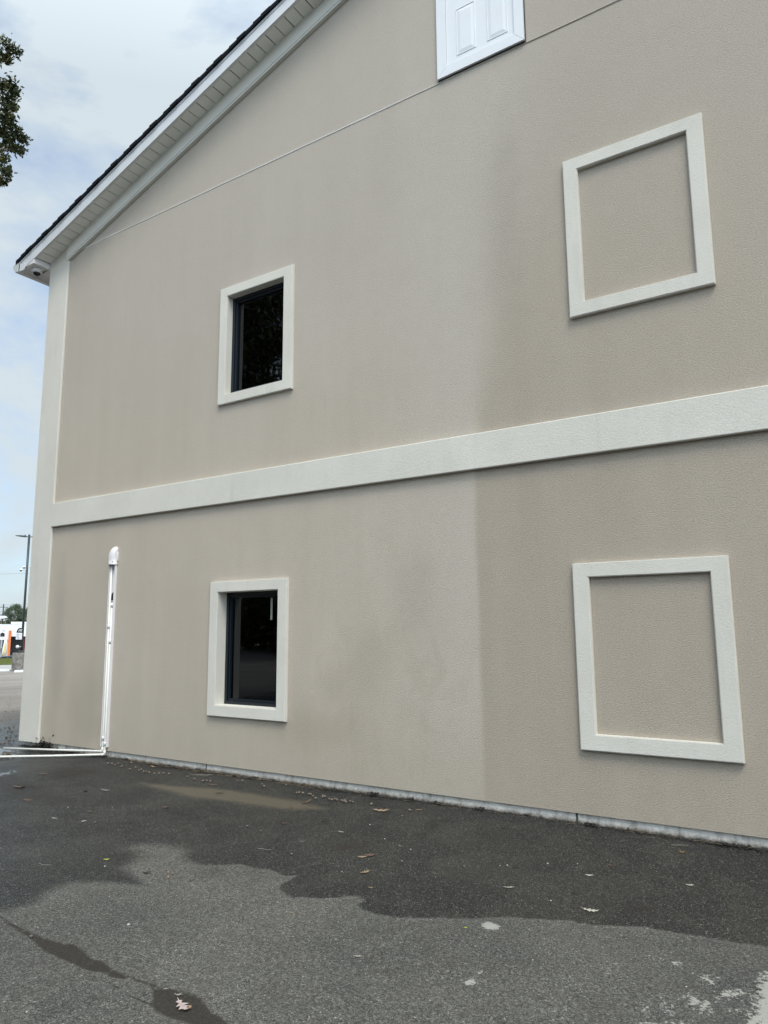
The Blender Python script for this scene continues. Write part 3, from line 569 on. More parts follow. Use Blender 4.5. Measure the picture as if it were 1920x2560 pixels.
# shingles: slab with stepped courses along the rake edge
for side in (-1, 1):
    mb = MB(); L = (XRIDGE + 10.72) / math.cos(ang); nco = int(L / 0.142) + 1
    for k in range(nco):
        for (y0, y1) in ((-0.330 - 0.006 * ((k * 7) % 3), 3.0), (3.0, YB + 0.3)):
            d0 = k * 0.142; d1 = d0 + 0.150
            xa, xb = -10.72 + d0 * math.cos(ang), -10.72 + d1 * math.cos(ang)
            xb = min(xb, XRIDGE); f_ = lambda q_: 7.443 + MS * (q_ + 9.694) + 0.169
            p = [(xa, f_(xa)), (xb, f_(xb)), (xb, f_(xb) + 0.050), (xa, f_(xa) + 0.058 + 0.004 * ((k * 5) % 2))]
            if side > 0: p = [(2 * XRIDGE - x_, z_) for x_, z_ in p][::-1]
            mb.prism(p, 'y', y0, y1)
    f_ = lambda q_: 7.443 + MS * (q_ + 9.694) + 0.1685
    p = [(-10.73, f_(-10.73)), (XRIDGE, f_(XRIDGE)), (XRIDGE, f_(XRIDGE) + 0.06), (-10.73, f_(-10.73) + 0.06)]
    if side > 0: p = [(2 * XRIDGE - x_, z_) for x_, z_ in p][::-1]
    mb.prism(p, 'y', -0.3265, 0.2)
    mb.build('roof_shingles', M_SHING, B)
# eave box return, side soffit, eave fascia, gutter, downspout elbow
mb = MB(); mb.prism([(-10.63, 7.172), (-10.262, 7.172), (-10.262, 7.262), (-10.63, 7.135)], 'y', -0.300, -0.0385)
mb.prism([(-10.63, 7.172), (-10.2505, 7.172), (-10.2505, 7.262), (-10.63, 7.135)], 'y', -0.038, YB)
mb.build('eave_box', M_VINYL, B)
mb = MB(); mb.prism([(-10.655, 7.125), (-10.50, 7.125), (-10.5, 7.22), (-10.655, 7.265)], 'y', -0.313, -0.3055)
mb.box(-10.665, -10.6305, -0.313, YB, 7.125, 7.29); mb.build('eave_fascia', M_FASC, B)
gp = [(-10.6655, 7.275), (-10.6655, 7.135), (-10.735, 7.135), (-10.775, 7.185), (-10.795, 7.215), (-10.800, 7.268), (-10.785, 7.275), (-10.785, 7.262), (-10.7795, 7.215), (-10.73, 7.150), (-10.678, 7.150), (-10.678, 7.275)]
mb = MB(); mb.prism(gp[::-1], 'y', -0.318, YB)
mb.prism([(-10.668, 7.272), (-10.668, 7.137), (-10.735, 7.137), (-10.775, 7.186), (-10.795, 7.216), (-10.799, 7.266)][::-1], 'y', -0.3195, -0.3185)
mb.build('gutter', M_GUT, B)
mb = MB(); mb.tube([(-10.60, 0.62, 7.135), (-10.60, 0.62, 7.00), (-10.585, .62, 6.93), (-10.52, .62, 6.84), (-10.40, .62, 6.77), (-10.31, .62, 6.70), (-10.285, .62, 6.60), (-10.285, .62, 6.4), (-10.285, .62, 0.1)], 0.055, 14)
mb.build('downspout', M_GUT, B, True)

# dome camera under the eave
camo = empty('dome_camera', (-10.42, -0.15, 7.17), 'white dome camera with dark bubble mounted under the eave at the corner of the roof', 'security camera')
mb = MB(); mb.lathe([(0.083, -0.001), (0.083, -0.016), (0.079, -0.042), (0.070, -0.060), (0.060, -0.066)], (-10.42, -0.15, 7.172), 28); mb.build('base', M_CAMW, camo, True)
mb = MB(); mb.lathe([(0.056 * math.cos(a), -0.0665 - 0.046 * math.sin(a)) for a in [R(x) for x in (0, 15, 30, 45, 60, 75, 88)]], (-10.42, -0.15, 7.172), 28); mb.build('dome', M_DOME, camo, True)

# ---------------------------------------------------------------- conduit cover and pipes on the wall
CV = empty('line_cover', (-8.35, 0, 0.13), 'tall white conduit cover with a hooded top on the wall left of the lower window', 'conduit cover')
mb = MB(); mb.box(-8.410, -8.2985, -0.0065, -0.0008, 0.128, 2.55, bev=0.0015); mb.build('backplate', M_VINYL, CV)
mb = MB(); mb.box(-8.298, -8.291, -0.034, -0.001, 0.128, 2.50, bev=0.002); mb.box(-8.302, -8.2981, -0.034, -0.029, 0.128, 2.50, bev=0.001); mb.build('right_flange', M_VINYL, CV)
mb = MB(); mb.box(-8.4175, -8.4105, -0.034, -0.001, 0.128, 2.50, bev=0.002); mb.build('left_flange', M_VINYL, CV)
# hood: rounded cap swelling over the channel, dipping towards the wall at the top
prof = [(2.444, 0.068, 0.070), (2.470, 0.069, 0.072), (2.474, 0.064, 0.068), (2.53, 0.065, 0.072), (2.585, 0.065, 0.074), (2.618, 0.063, 0.068), (2.645, 0.058, 0.058), (2.668, 0.050, 0.044), (2.684, 0.036, 0.028), (2.692, 0.012, 0.012)]
vs = []; fs = []; seg = 22
for i, (zz, hw, dp) in enumerate(prof):
    cxh = -8.352 + 0.022 * max(0, (zz - 2.57) / 0.12)
    for k in range(seg + 1):
        a = math.pi * k / seg; ca, sa = math.cos(a), math.sin(a)
        ca = math.copysign(abs(ca) ** 0.75, ca); sa = abs(sa) ** 0.6
        vs.append((cxh - hw * ca, -0.002 - dp * sa, zz))
for i in range(len(prof) - 1):
    for k in range(seg): fs.append((i * (seg + 1) + k, i * (seg + 1) + k + 1, (i + 1) * (seg + 1) + k + 1, (i + 1) * (seg + 1) + k))
mb = MB(); mb.add(vs, fs); mb.box(-8.286, -8.276, -0.02, -0.0008, 2.50, 2.62, bev=0.003); h = mb.build('hood', M_VINYL, CV, True)
so_ = h.modifiers.new('s', 'SOLIDIFY'); so_.thickness = 0.003
mb = MB(); mb.box(-8.325, -8.300, -0.068, -0.060, 2.486, 2.491); mb.build('latch_slot', M_GAP, CV)

def bend(a, b, c_, r=0.03, n=5):
    a, b, c_ = Vector(a), Vector(b), Vector(c_); u, v = (a - b).normalized(), (c_ - b).normalized()
    p0, p1 = b + u * r, b + v * r; return [p0.lerp(b, k / n).lerp(b.lerp(p1, k / n), k / n) for k in range(n + 1)]
def pvc(name, pts, label, bands, top=None):
    o = empty(name, pts[-1], label, 'pipe', 'white plastic drain pipes')
    path = [Vector(pts[0])]
    for k in range(1, len(pts) - 1): path += bend(pts[k - 1], pts[k], pts[k + 1], 0.022)
    path.append(Vector(pts[-1]))
    mb = MB(); mb.tube(path, 0.0135, 12); mb.build('pipe_run', M_PVC, o, True)
    e = Vector(pts[1]); u, v = (Vector(pts[0]) - e).normalized(), (Vector(pts[2]) - e).normalized()
    mb = MB(); mb.tube([e + u * 0.048] + bend(e + u, e, e + v, 0.024) + [e + v * 0.045], 0.0178, 12); mb.build('elbow', M_PVC, o, True)
    for zz in bands:
        mb = MB(); mb.tube([(pts[0][0], pts[0][1], zz), (pts[0][0], pts[0][1], zz + 0.045)], 0.0172, 12); mb.build('coupling', M_PVC, o, True)
        mb = MB(); mb.tube([(pts[0][0], pts[0][1], zz - 0.006), (pts[0][0], pts[0][1], zz + 0.004)], 0.0176, 12); mb.build('primer_band', M_PVCG, o, True)
    return o
gzc = 0.016
pvc('drain_pipe', [(-8.374, -0.026, 2.50), (-8.374, -0.026, 0.074), (-9.2, -0.155, 0.042), (-10.086, -0.334, gzc)], 'white drain pipe with an open end on the asphalt, the one nearer the wall', [1.625, 0.215])
p2 = pvc('drain_pipe', [(-8.328, -0.028, 1.95), (-8.328, -0.028, 0.038), (-8.9, -0.37, 0.022), (-9.46, -0.743, gzc), (-10.6, -1.28, gzc)], 'white drain pipe lying farther out with a black hose bend at its top', [1.90, 1.43, 0.15])
mb = MB(); mb.tube([(-8.328, -0.028, 1.985), (-8.328, -0.028, 2.045)] + [(-8.328 + 0.018 - 0.018 * math.cos(a), -0.028 + 0.006 * math.sin(a), 2.045 + 0.034 * math.sin(a)) for a in [R(x) for x in (30, 60, 90)]] + [(-8.303, -0.014, 2.082)], 0.0145, 10); mb.build('hose_bend', M_BLK, p2, True)

# ---------------------------------------------------------------- litter along the foundation (uncountable)
random.seed(3)
M_SOIL = simple('dark_soil', (0.022, 0.019, 0.015), 0.9, 0.4, 60, 0.8, 150)
M_STRAW = simple('dry_straw', (0.20, 0.155, 0.10), 0.8, 0.3, 30)
mb = MB()
x = -10.2
while x < 3.5:                     # crumbs of soil against the concrete
    dens = 0.3 + 3.2 * max(0, mnoise.noise(Vector((x * 1.6, 2, 0))) + 0.05) + (1.2 if mnoise.noise(Vector((x * 7, 9, 0))) > 0.25 else 0)
    for _ in range(int(6 * dens)):
        yy = 0.012 - abs(random.gauss(0, 0.030)) - 0.002; r_ = random.uniform(0.003, 0.011) * (1.5 if random.random() < 0.1 else 1)
        c0 = Vector((x + random.uniform(-.02, .02), yy, r_ * 0.3 - 0.006 + max(0, dens - 0.8) * random.uniform(0, 0.022)))
        vs = [c0 + Vector((random.uniform(.6, 1.5) * r_ * a, random.uniform(.5, 1) * r_ * b, random.uniform(.5, 1.2) * r_ * c_)) for a, b, c_ in ((1, 0, 0), (-1, 0, 0), (0, 1, 0), (0, -1, 0), (0, 0, 1), (0, 0, -1))]
        mb.add(vs, [(0, 2, 4), (2, 1, 4), (1, 3, 4), (3, 0, 4), (2, 0, 5), (1, 2, 5), (3, 1, 5), (0, 3, 5)])
    x += 0.011
for _ in range(420):               # straws and needles
    x = random.choice([random.uniform(-8.0, -4.8), random.uniform(-10, 3)]); yy = -abs(random.gauss(0, 0.05)) + 0.005; a = random.gauss(0, 0.5); l = random.uniform(.03, .13)
    p0 = Vector((x, yy, random.uniform(0, .008))); p1 = p0 + Vector((math.cos(a) * l, -abs(math.sin(a)) * l * .6, random.uniform(0, .015)))
    mb.tube([p0, (p0 + p1) / 2 + Vector((0, 0, random.uniform(0, .01))), p1], 0.0011, 4, 1)
o = mb.build('leaf_litter', [M_SOIL, M_STRAW]); tag(o, 'dark crumbs of soil and dry straw along the foot of the wall', 'litter', kind='stuff')
# clump of rotten leaves at the foot of the pilaster
mb = MB()
for _ in range(420):
    c0 = Vector((random.gauss(-9.62, 0.10), random.gauss(-0.02, 0.028), abs(random.gauss(0.0, 0.045))))
    r_ = random.uniform(.006, .020); q_ = Matrix.Rotation(random.uniform(0, 6.28), 3, Vector((random.gauss(0, 1), random.gauss(0, 1), random.gauss(0, 1))).normalized())
    if c0.y > -0.004: c0.y = -0.004 - random.random() * .01
    mb.add([c0 + q_ @ Vector(v) * r_ for v in ((-1, -.5, 0), (.2, -.7, .3), (1, 0, 0), (.3, .7, .25), (-.8, .5, -.1))], [(0, 1, 2, 3, 4)])
tag(mb.build('rotten_leaf_clump', M_SOIL), 'black clump of rotten leaves at the foot of the corner pilaster behind the drain pipe', 'leaf clump', kind='stuff')

# ---------------------------------------------------------------- fallen leaves, acorns, twigs, pebbles
def gh(x, y):
    return float(gz(x, y)) + 0.006 * (math.sin(x * 1.7 + y) * math.sin(y * 2.3 - x * 0.6) - 1)
def cm(name, c, rough=0.6):
    return simple(name, c, rough, 0.25, 60)
LC = {'brown': cm('leaf_brown', (0.10, 0.068, 0.047)), 'red': cm('leaf_russet', (0.135, 0.085, 0.066)), 'tan': cm('leaf_tan', (0.27, 0.20, 0.13)), 'pale': cm('leaf_pale', (0.42, 0.39, 0.33)),
      'grey': cm('leaf_grey', (0.17, 0.16, 0.14)), 'dark': cm('leaf_dark', (0.022, 0.020, 0.017)), 'yellow': cm('leaf_yellow', (0.55, 0.50, 0.08)), 'lime': cm('leaf_lime', (0.42, 0.58, 0.07)),
      'green': cm('leaf_green', (0.045, 0.055, 0.022)), 'orange': cm('leaf_orange', (0.22, 0.14, 0.06)), 'pinkish': cm('leaf_pink_grey', (0.38, 0.31, 0.28))}
def oak(l, seed):          # lobed oak-leaf outline as paired rows along a midrib
    rnd = random.Random(seed); n = 15; rows = []
    for i in range(n + 1):
        t = i / n; env = math.sin(math.pi * min(1, t * 0.93 + 0.05)) ** 0.7 * 0.30
        lob = 0.45 + 0.85 * abs(math.sin(t * math.pi * 3.1 + 0.35)) ** 1.6
        if t < 0.12: lob = 0.12
        rows.append((t, env * lob * rnd.uniform(.85, 1.15), env * lob * rnd.uniform(.85, 1.15)))
    return rows
def oval(l, seed):
    return [(i / 9, 0.22 * math.sin(math.pi * (i / 9) ** 0.85), 0.22 * math.sin(math.pi * (i / 9) ** 0.85)) for i in range(10)]
def leaf(i, size, mat, kind, label, rot=None, curl=0.35, dz=0.0):
    x, y = LEAVES[i]; rnd = random.Random(100 + i); rot = rnd.uniform(0, 6.28) if rot is None else R(rot)
    vs = []; fs = []
    if kind == 'oak':
        size *= 1.2
        base = [(0, 0, .008), (.14, .14, .014), (.24, .22, .15), (.33, .33, .045), (.42, .53, .27), (.53, .52, .06), (.63, .80, .27), (.73, .74, .055), (.86, .92, .11), (.93, .93, .03), (1, 1.04, .004)]
        rows = [(t, xo + rnd.uniform(-.02, .02), w_ * rnd.uniform(.8, 1.2), w_ * rnd.uniform(.8, 1.2)) for t, xo, w_ in base]
    else: rows = [(t, t, a, b) for t, a, b in oval(size, i)]
    roll = rnd.uniform(.3, 1) * curl
    for t, xo, a, b in rows:
        zz = curl * size * 0.35 * (2 * t - 1) ** 2 + 0.003
        for side, wv in ((-1, a), (-.5, a), (0, 0), (.5, b), (1, b)):
            s_ = ((t if side == 0 else t + (xo - t) * abs(side)) - 0.5) * size; wd = side * wv * size; vs.append((s_, wd, zz + roll * abs(wd) * 0.9 + 0.0012 * math.sin(t * 40)))
    n = len(rows)
    for r_ in range(n - 1):
        for k in range(4): fs.append((r_ * 5 + k, r_ * 5 + 5 + k, r_ * 5 + 6 + k, r_ * 5 + 1 + k))
    o = mobj('fallen_leaf', vs, fs, LC[mat], None, True)
    o.modifiers.new('s', 'SOLIDIFY').thickness = 0.0007
    o.location = (x, y, gh(x, y) + 0.001 + dz); o.rotation_euler = (rnd.uniform(-.12, .12), rnd.uniform(-.12, .12), rot)
    return tag(o, label, 'leaf', 'fallen leaves on the asphalt')
LS = [(0, .13, 'brown', 'oval', 'long curled brown leaf near the left edge below the drain pipes', 20), (1, .10, 'red', 'oak', 'reddish leaf standing up beside the muddy puddle near the wall', None),
 (2, .10, 'green', 'oval', 'dark green leaf floating in the muddy puddle', 40), (3, .09, 'red', 'oak', 'curled russet leaf in front of the thin end of the muddy puddle', None),
 (4, .06, 'brown', 'oval', 'small brown leaf between the yellow leaf and the drain pipes', 10), (5, .055, 'pale', 'oval', 'flat pale leaf scrap on wet asphalt, farthest left of the pale ones', 30),
 (6, .05, 'pale', 'oval', 'narrow pale leaf sliver behind the yellow leaf', 35), (7, .048, 'yellow', 'oval', 'bright yellow leaf on the wet asphalt', 70),
 (8, .10, 'brown', 'oval', 'brown leaf lying on the silt by the left edge', 30), (9, .10, 'grey', 'oak', 'grey brown leaf beside a dark leaf in front of the drain pipe elbows', 20),
 (10, .08, 'dark', 'oak', 'dark soaked leaf left of the grey brown one below the drain pipe elbows', None), (11, .16, 'brown', 'oak', 'large brown leaf half buried in the silt at the left edge', 10),
 (12, .11, 'tan', 'oak', 'tan leaf against the foundation among acorns, right of the drain pipes', None), (13, .06, 'dark', 'oak', 'dark shrivelled leaf left of three acorns on the dry asphalt', None),
 (14, .12, 'brown', 'oak', 'crumpled brown leaf at the right end of the muddy puddle', None), (15, .06, 'brown', 'oak', 'small brown leaf inside the muddy puddle near its right end', None),
 (16, .15, 'tan', 'oak', 'flattened tan leaf between the muddy puddle and the foundation', 10), (17, .07, 'tan', 'oval', 'folded brown leaf with pale edge close to the foundation', 20),
 (18, .07, 'red', 'oak', 'dull red leaf on wet asphalt in front of the muddy puddle', None), (19, .055, 'pale', 'oval', 'short pale leaf on wet asphalt right of the dull red one', 15),
 (20, .05, 'grey', 'oval', 'oval grey leaf flat on the wet asphalt in the middle', 15), (21, .085, 'red', 'oak', 'red brown pointed leaf overlapping a tan one on the wet asphalt', 10),
 (22, .07, 'tan', 'oval', 'tan leaf tucked beside the red brown pointed leaf', 30), (23, .075, 'tan', 'oak', 'upright tan oak leaf just above the edge of the dry asphalt', 80),
 (24, .05, 'grey', 'oval', 'grey leaf in a damp oval patch left of the red brown leaf', 20), (25, .055, 'orange', 'oak', 'orange leaf near the foundation below the right blank frame', None),
 (26, .055, 'brown', 'oak', 'dark brown leaf on wet asphalt farther left of the orange leaf', None), (27, .055, 'pale', 'oval', 'cream coloured curled leaf on the wet asphalt at right', 25),
 (28, .045, 'pale', 'oak', 'thin pale leaf on the wet asphalt near the right edge', 10), (29, .085, 'pale', 'oak', 'long pale oak leaf near the wet edge at right', 12),
 (30, .04, 'dark', 'oval', 'small dark curled leaf behind the long pale oak leaf', None), (31, .092, 'pinkish', 'oak', 'pinkish grey oak leaf on the dark crack stain in the foreground', -20),
 (32, .036, 'tan', 'oval', 'small tan leaf inside the wet edge left of centre', 25), (33, .06, 'pale', 'oak', 'three pointed pale leaf on the wet asphalt in the middle', 20),
 (34, .026, 'lime', 'oval', 'small lime green leaf beside the worn paint patch', 70), (35, .036, 'pale', 'oak', 'tiny pale notched leaf alone on the dry asphalt', 30),
 (36, .03, 'tan', 'oval', 'tiny tan leaf beside a black scrap on the dry asphalt', 20)]
for i, sz, mt, kd, lb, rt in LS: leaf(i, sz, mt, kd, lb, rt, curl=0.3 if kd == 'oak' else 0.22)

M_ACN = simple('acorn_brown', (0.145, 0.115, 0.088), 0.4, 0.3, 80); M_CUP = simple('acorn_cup', (0.12, 0.10, 0.08), 0.8, 0.3, 200)
M_ACR = simple('acorn_rust', (0.26, 0.15, 0.08), 0.4, 0.3, 80)
mb = MB(); R0 = 0.0085
mb.lathe([(0.0005, -0.0115), (0.004, -0.0098), (0.0072, -0.006), (0.0085, 0.0), (0.0080, 0.004)], (0, 0, 0), 10)
nut_v, nut_f = mb.v, mb.f
mb = MB(); mb.lathe([(0.0089, 0.0005), (0.0094, 0.003), (0.0085, 0.0065), (0.005, 0.0088), (0.0012, 0.0092), (0.0010, 0.013)], (0, 0, 0), 10); cup_v, cup_f = mb.v, mb.f
nut_me = None; acorn_i = 0
def acorn(x, y, label, group=None, rust=False, scale=1.0, parts=True):
    global nut_me, acorn_i
    if nut_me is None:
        nut_me = {}
        for nm, v, f_, mt in (('nut', nut_v, nut_f, M_ACN), ('nut_rust', nut_v, nut_f, M_ACR), ('cup', cup_v, cup_f, M_CUP)):
            m_ = bpy.data.meshes.new(nm); m_.from_pydata(v, [], f_); m_.materials.append(mt); m_.polygons.foreach_set('use_smooth', [True] * len(m_.polygons)); nut_me[nm] = m_
    rnd = random.Random(acorn_i); acorn_i += 1
    o = bpy.data.objects.new('acorn', nut_me['nut_rust' if rust else 'nut']); col.objects.link(o)
    o.location = (x, y, gh(x, y) + 0.0075 * scale); o.rotation_euler = (R(rnd.uniform(70, 110)), rnd.uniform(-.3, .3), rnd.uniform(0, 6.28)); o.scale = (scale,) * 3
    if parts and rnd.random() < 0.6:
        c_ = bpy.data.objects.new('cup', nut_me['cup']); col.objects.link(c_); c_.parent = o
    return tag(o, label, 'acorn', group)
for x, y in ACORN_A: acorn(x, min(y, -0.012), 'small brown acorn in the scatter by the foundation between the pipes and the muddy puddle', 'acorns by the foundation left of the puddle', scale=1.35)
for x, y in ACORN_B: acorn(x, min(y, -0.012), 'small brown acorn in the row between the muddy puddle and the foundation', 'acorns between the puddle and the foundation', scale=1.35)
AO = ['rusty acorn of the three on the dry asphalt, the one at left', 'grey acorn at the right of the three on the dry asphalt', 'rusty acorn nearest the viewer of the three on the dry asphalt', 'acorn a little behind the group of three on the dry asphalt',
      'lone acorn on wet asphalt left of the middle, near the wet edge', 'lone dark acorn on wet asphalt behind the yellow leaf', 'lone acorn on wet asphalt in front of the drain pipes', 'lone acorn on wet asphalt left of the red brown pointed leaf',
      'lone acorn in front of the right part of the muddy puddle', 'lone acorn on the wet asphalt right of the middle', 'lone acorn close to the foundation right of the folded leaf', 'smaller acorn just behind the right of the three',
      'orange brown acorn touching the pinkish grey oak leaf', 'acorn at the upper end of the dark crack stain', 'dark broken acorn on dry asphalt above the crack stain, the left one', 'dark broken acorn on dry asphalt above the crack stain, the right one']
AO[11] = 'small acorn alone on the wet asphalt left of the three pointed pale leaf'
for i, (x, y) in enumerate(ACORN_ONE): acorn(x, y, AO[i], 'single acorns on the asphalt', rust=i in (0, 2, 12), scale=0.9 if i not in (11, 14, 15) else 0.7)
for x, y in ACORN_C: acorn(x, y, 'dark acorn scattered on the wet pavement past the building corner', 'acorns past the building corner', scale=1.15, parts=False)

M_TWIG = simple('twig_bark', (0.035, 0.028, 0.022), 0.8, 0.3, 60); M_TWIGP = simple('twig_pale', (0.34, 0.32, 0.27), 0.7, 0.2, 60)
TL = [('black twig on wet asphalt in front of the puddle end', .07, 0, 10), ('dark straight twig on wet asphalt below the right blank frame', .045, 0, -15), ('thin black twig at the wet edge left of the middle', .05, 0, 20), ('tangle of pale straws behind the pinkish oak leaf', .04, 1, 30), ('bent pale straw on the crack stain above the straw tangle', .02, 1, 40),
      ('short black twig on wet asphalt at the right edge', .04, 0, 0), ('thin dark twig on wet asphalt left of the small dark leaf', .045, 0, 30), ('black twig on wet asphalt right of the middle, by a pale scrap', .06, 0, 15), ('pale straw on wet asphalt left of the lone acorn row', .12, 1, 25), ('curved pale straw left of the yellow leaf', .11, 1, 20), ('long pale branched twig lying against the foundation behind the puddle', .30, 1, 15), ('pale thin twig near the foundation above the orange leaf', .12, 1, 10)]
for i, (x, y) in enumerate(TWIGS):
    lb, l, pale, rt = TL[i]; rnd = random.Random(i); a = R(rt); mb = MB()
    def stick(x0, y0, l, a, r_):
        pts = []
        for k in range(5):
            t = k / 4 - 0.5; pts.append((x0 + math.cos(a) * l * t - math.sin(a) * l * .10 * math.cos(t * 5 + i), y0 + math.sin(a) * l * t + math.cos(a) * l * .10 * math.cos(t * 5 + i), gh(x0, y0) + 0.003 + rnd.uniform(0, .004)))
        mb.tube(pts, [r_, r_ * 1.1, r_, r_ * .8, r_ * .5], 6)
    stick(x, y, l, a, 0.0022 if not pale else 0.0013)
    if i in (3, 10):
        for k in range(7 if i == 3 else 4): stick(x + rnd.uniform(-.5, .5) * l * .6, y + rnd.uniform(-.5, .5) * l * .25, l * rnd.uniform(.3, .7), a + rnd.uniform(-1.2, 1.2), 0.0010)
    o = mb.build('twig', M_TWIGP if pale else M_TWIG, None, True); tag(o, lb, 'twig', 'twigs and straws on the asphalt')
M_PEB = simple('pale_pebble', (0.55, 0.53, 0.47), 0.7, 0.15, 40)
bm = bmesh.new(); bmesh.ops.create_icosphere(bm, subdivisions=2, radius=1)
for v in bm.verts: v.co *= 1 + 0.25 * mnoise.noise(v.co * 1.7)
peb = bpy.data.meshes.new('pebble'); bm.to_mesh(peb); bm.free(); peb.materials.append(M_PEB); peb.polygons.foreach_set('use_smooth', [True] * len(peb.polygons))
for i, (x, y) in enumerate(PEBBLES):
    rnd = random.Random(50 + i); r_ = 0.0065 if i == 0 else rnd.uniform(.003, .0055)
    o = bpy.data.objects.new('pebble', peb); col.objects.link(o); o.location = (x, y, gh(x, y) + r_ * .4); o.scale = (r_ * rnd.uniform(1, 1.6), r_, r_ * .6); o.rotation_euler = (0, 0, rnd.uniform(0, 6))
    if i == 0: tag(o, 'round cream pebble on the dry asphalt right of the crack stain', 'pebble')
    else: tag(o, 'tiny pale stone chip on the asphalt', 'pebble', 'pale stone chips on the asphalt')

# ---------------------------------------------------------------- far side of the lot
def tpx(u): return (u - 30.0) * 0.000430            # sideways metres per metre out
def zat(v, s): return 1.593 - (v - 1579) * 0.000479 * s
def pt(u, v, s):
    p = at(s, tpx(u) * s); p.z = zat(v, s); return p
RV = Vector((0.503, 0.865, 0)); FV = Vector((-0.865, 0.503, 0))
def obox(mb, c, w_, d_, z0, z1, mi=0):      # box turned to face across the lot; c = centre of its front face
    a = c - RV * w_ / 2; b = c + RV * w_ / 2
    vs = []
    for zz in (z0, z1):
        for p in (a, b, b + FV * d_, a + FV * d_): vs.append((p.x, p.y, zz))
    mb.add(vs, [(0, 3, 2, 1), (4, 5, 6, 7), (0, 1, 5, 4), (1, 2, 6, 5), (2, 3, 7, 6), (3, 0, 4, 7)], mi)
def strip(name, s0, s1, t0, t1, dz, mat, kind='structure', ns=12):
    vs = []; fs = []
    for i in range(ns + 1):
        for t in (t0, t1): vs.append(at(s0 + (s1 - s0) * i / ns, t, dz))
    for i in range(ns): fs.append((i * 2, i * 2 + 2, i * 2 + 3, i * 2 + 1))
    o = mobj(name, vs, fs, mat); tag(o, kind=kind); return o
M_CONC = simple('pale_concrete', (0.40, 0.38, 0.35), 0.85, 0.12, 0.6)
M_GRASS = simple('grass_green', (0.15, 0.17, 0.045), 0.9, 0.35, 0.9, 0.5, 8)
M_CURBW = simple('white_kerb_paint', (0.72, 0.76, 0.78), 0.6, 0.08, 3)
strip('pavement', 46.5, 60, -60, 60, 0.03, M_CONC)
strip('road', 97.5, 118, -150, 150, 0.04, simple('far_road', (0.12, 0.12, 0.12), 0.9, 0.1, 0.5))
strip('grass_bank', 60.5, 95, -90, 90, 0.05, M_GRASS, ns=40)
mb = MB(); rnd = random.Random(9)
for _ in range(9000):
    s_ = rnd.uniform(61, 93); t = rnd.uniform(-3.2, 3); p = at(s_, t, 0.04); h_ = rnd.uniform(.05, .14); a = rnd.uniform(0, 3.14)
    dx_, dy_ = math.cos(a) * .03, math.sin(a) * .03
    mb.add([(p.x - dx_, p.y - dy_, p.z), (p.x + dx_, p.y + dy_, p.z), (p.x + rnd.uniform(-.04, .04), p.y, p.z + h_)], [(0, 1, 2)])
tag(mb.build('grass', M_GRASS), 'short green grass on the bank between the lot and the road', 'grass', kind='stuff')

# wheel stops at the end of the lot
def wheel_stop(u0, u1, s_, label):
    a, b = tpx(u0) * s_, tpx(u1) * s_; c_ = at(s_, (a + b) / 2); mb = MB(); L = b - a
    base = at(s_, (a + b) / 2).z
    prof = [(-0.09, 0.0), (-0.06, 0.11), (0.06, 0.11), (0.09, 0.0)]; vs = []
    for sgn in (-1, 1):
        for dd, zz in prof:
            e = L / 2 * (1 if zz == 0 else 0.97); p = c_ + RV * sgn * e + FV * dd; vs.append((p.x, p.y, base + zz - (0.01 if zz == 0 else 0)))
    mb.add(vs, [(0, 1, 2, 3), (7, 6, 5, 4), (0, 4, 5, 1), (1, 5, 6, 2), (2, 6, 7, 3), (3, 7, 4, 0)])
    tag(mb.build('wheel_stop', M_CURBW), label, 'wheel stop', 'wheel stops at the end of the lot')
wheel_stop(-62, 31, 46, 'long white wheel stop left of the round concrete base')
wheel_stop(41.5, 134, 43.5, 'white wheel stop in front of the round concrete base, half hidden by the building')

# light pole on its concrete base
S0 = 45.0; PC = at(S0 + 0.4, tpx(56.8) * S0)
M_POLE = simple('pole_dark_green', (0.030, 0.042, 0.040), 0.4, 0.1, 5)
def wcon():
    m = NT('weathered_concrete'); a = m.noise(5, 5, 0.7)
    c = m.mix(m.mr(a, 0.4, 0.62), (0.13, 0.125, 0.115), (0.30, 0.285, 0.26)); return m.fin(c, 0.9, m.bump(a, 0.5, 0.02))
M_OLDC = wcon()
zb_ = PC.z; LPB = empty('light_pole', PC, 'tall dark parking lot light pole standing on a round stained concrete base', 'light pole')
ztop = zat(1633, S0)
mb = MB(); mb.lathe([(0.43, zb_ - 0.1), (0.43, ztop - 0.03), (0.41, ztop), (0.05, ztop)], (PC.x, PC.y, 0), 32); mb.build('concrete_base', M_OLDC, LPB)
mb = MB(); obox(mb, PC - FV * 0.15, 0.30, 0.30, ztop, ztop + 0.13); mb.build('base_cover', simple('base_cover_grey', (0.07, 0.075, 0.075), 0.6), LPB)
zp = zat(1332, S0)
mb = MB(); mb.tube([(PC.x, PC.y, ztop), (PC.x, PC.y, zp)], [0.062, 0.060], 14); mb.build('pole', M_POLE, LPB, True)
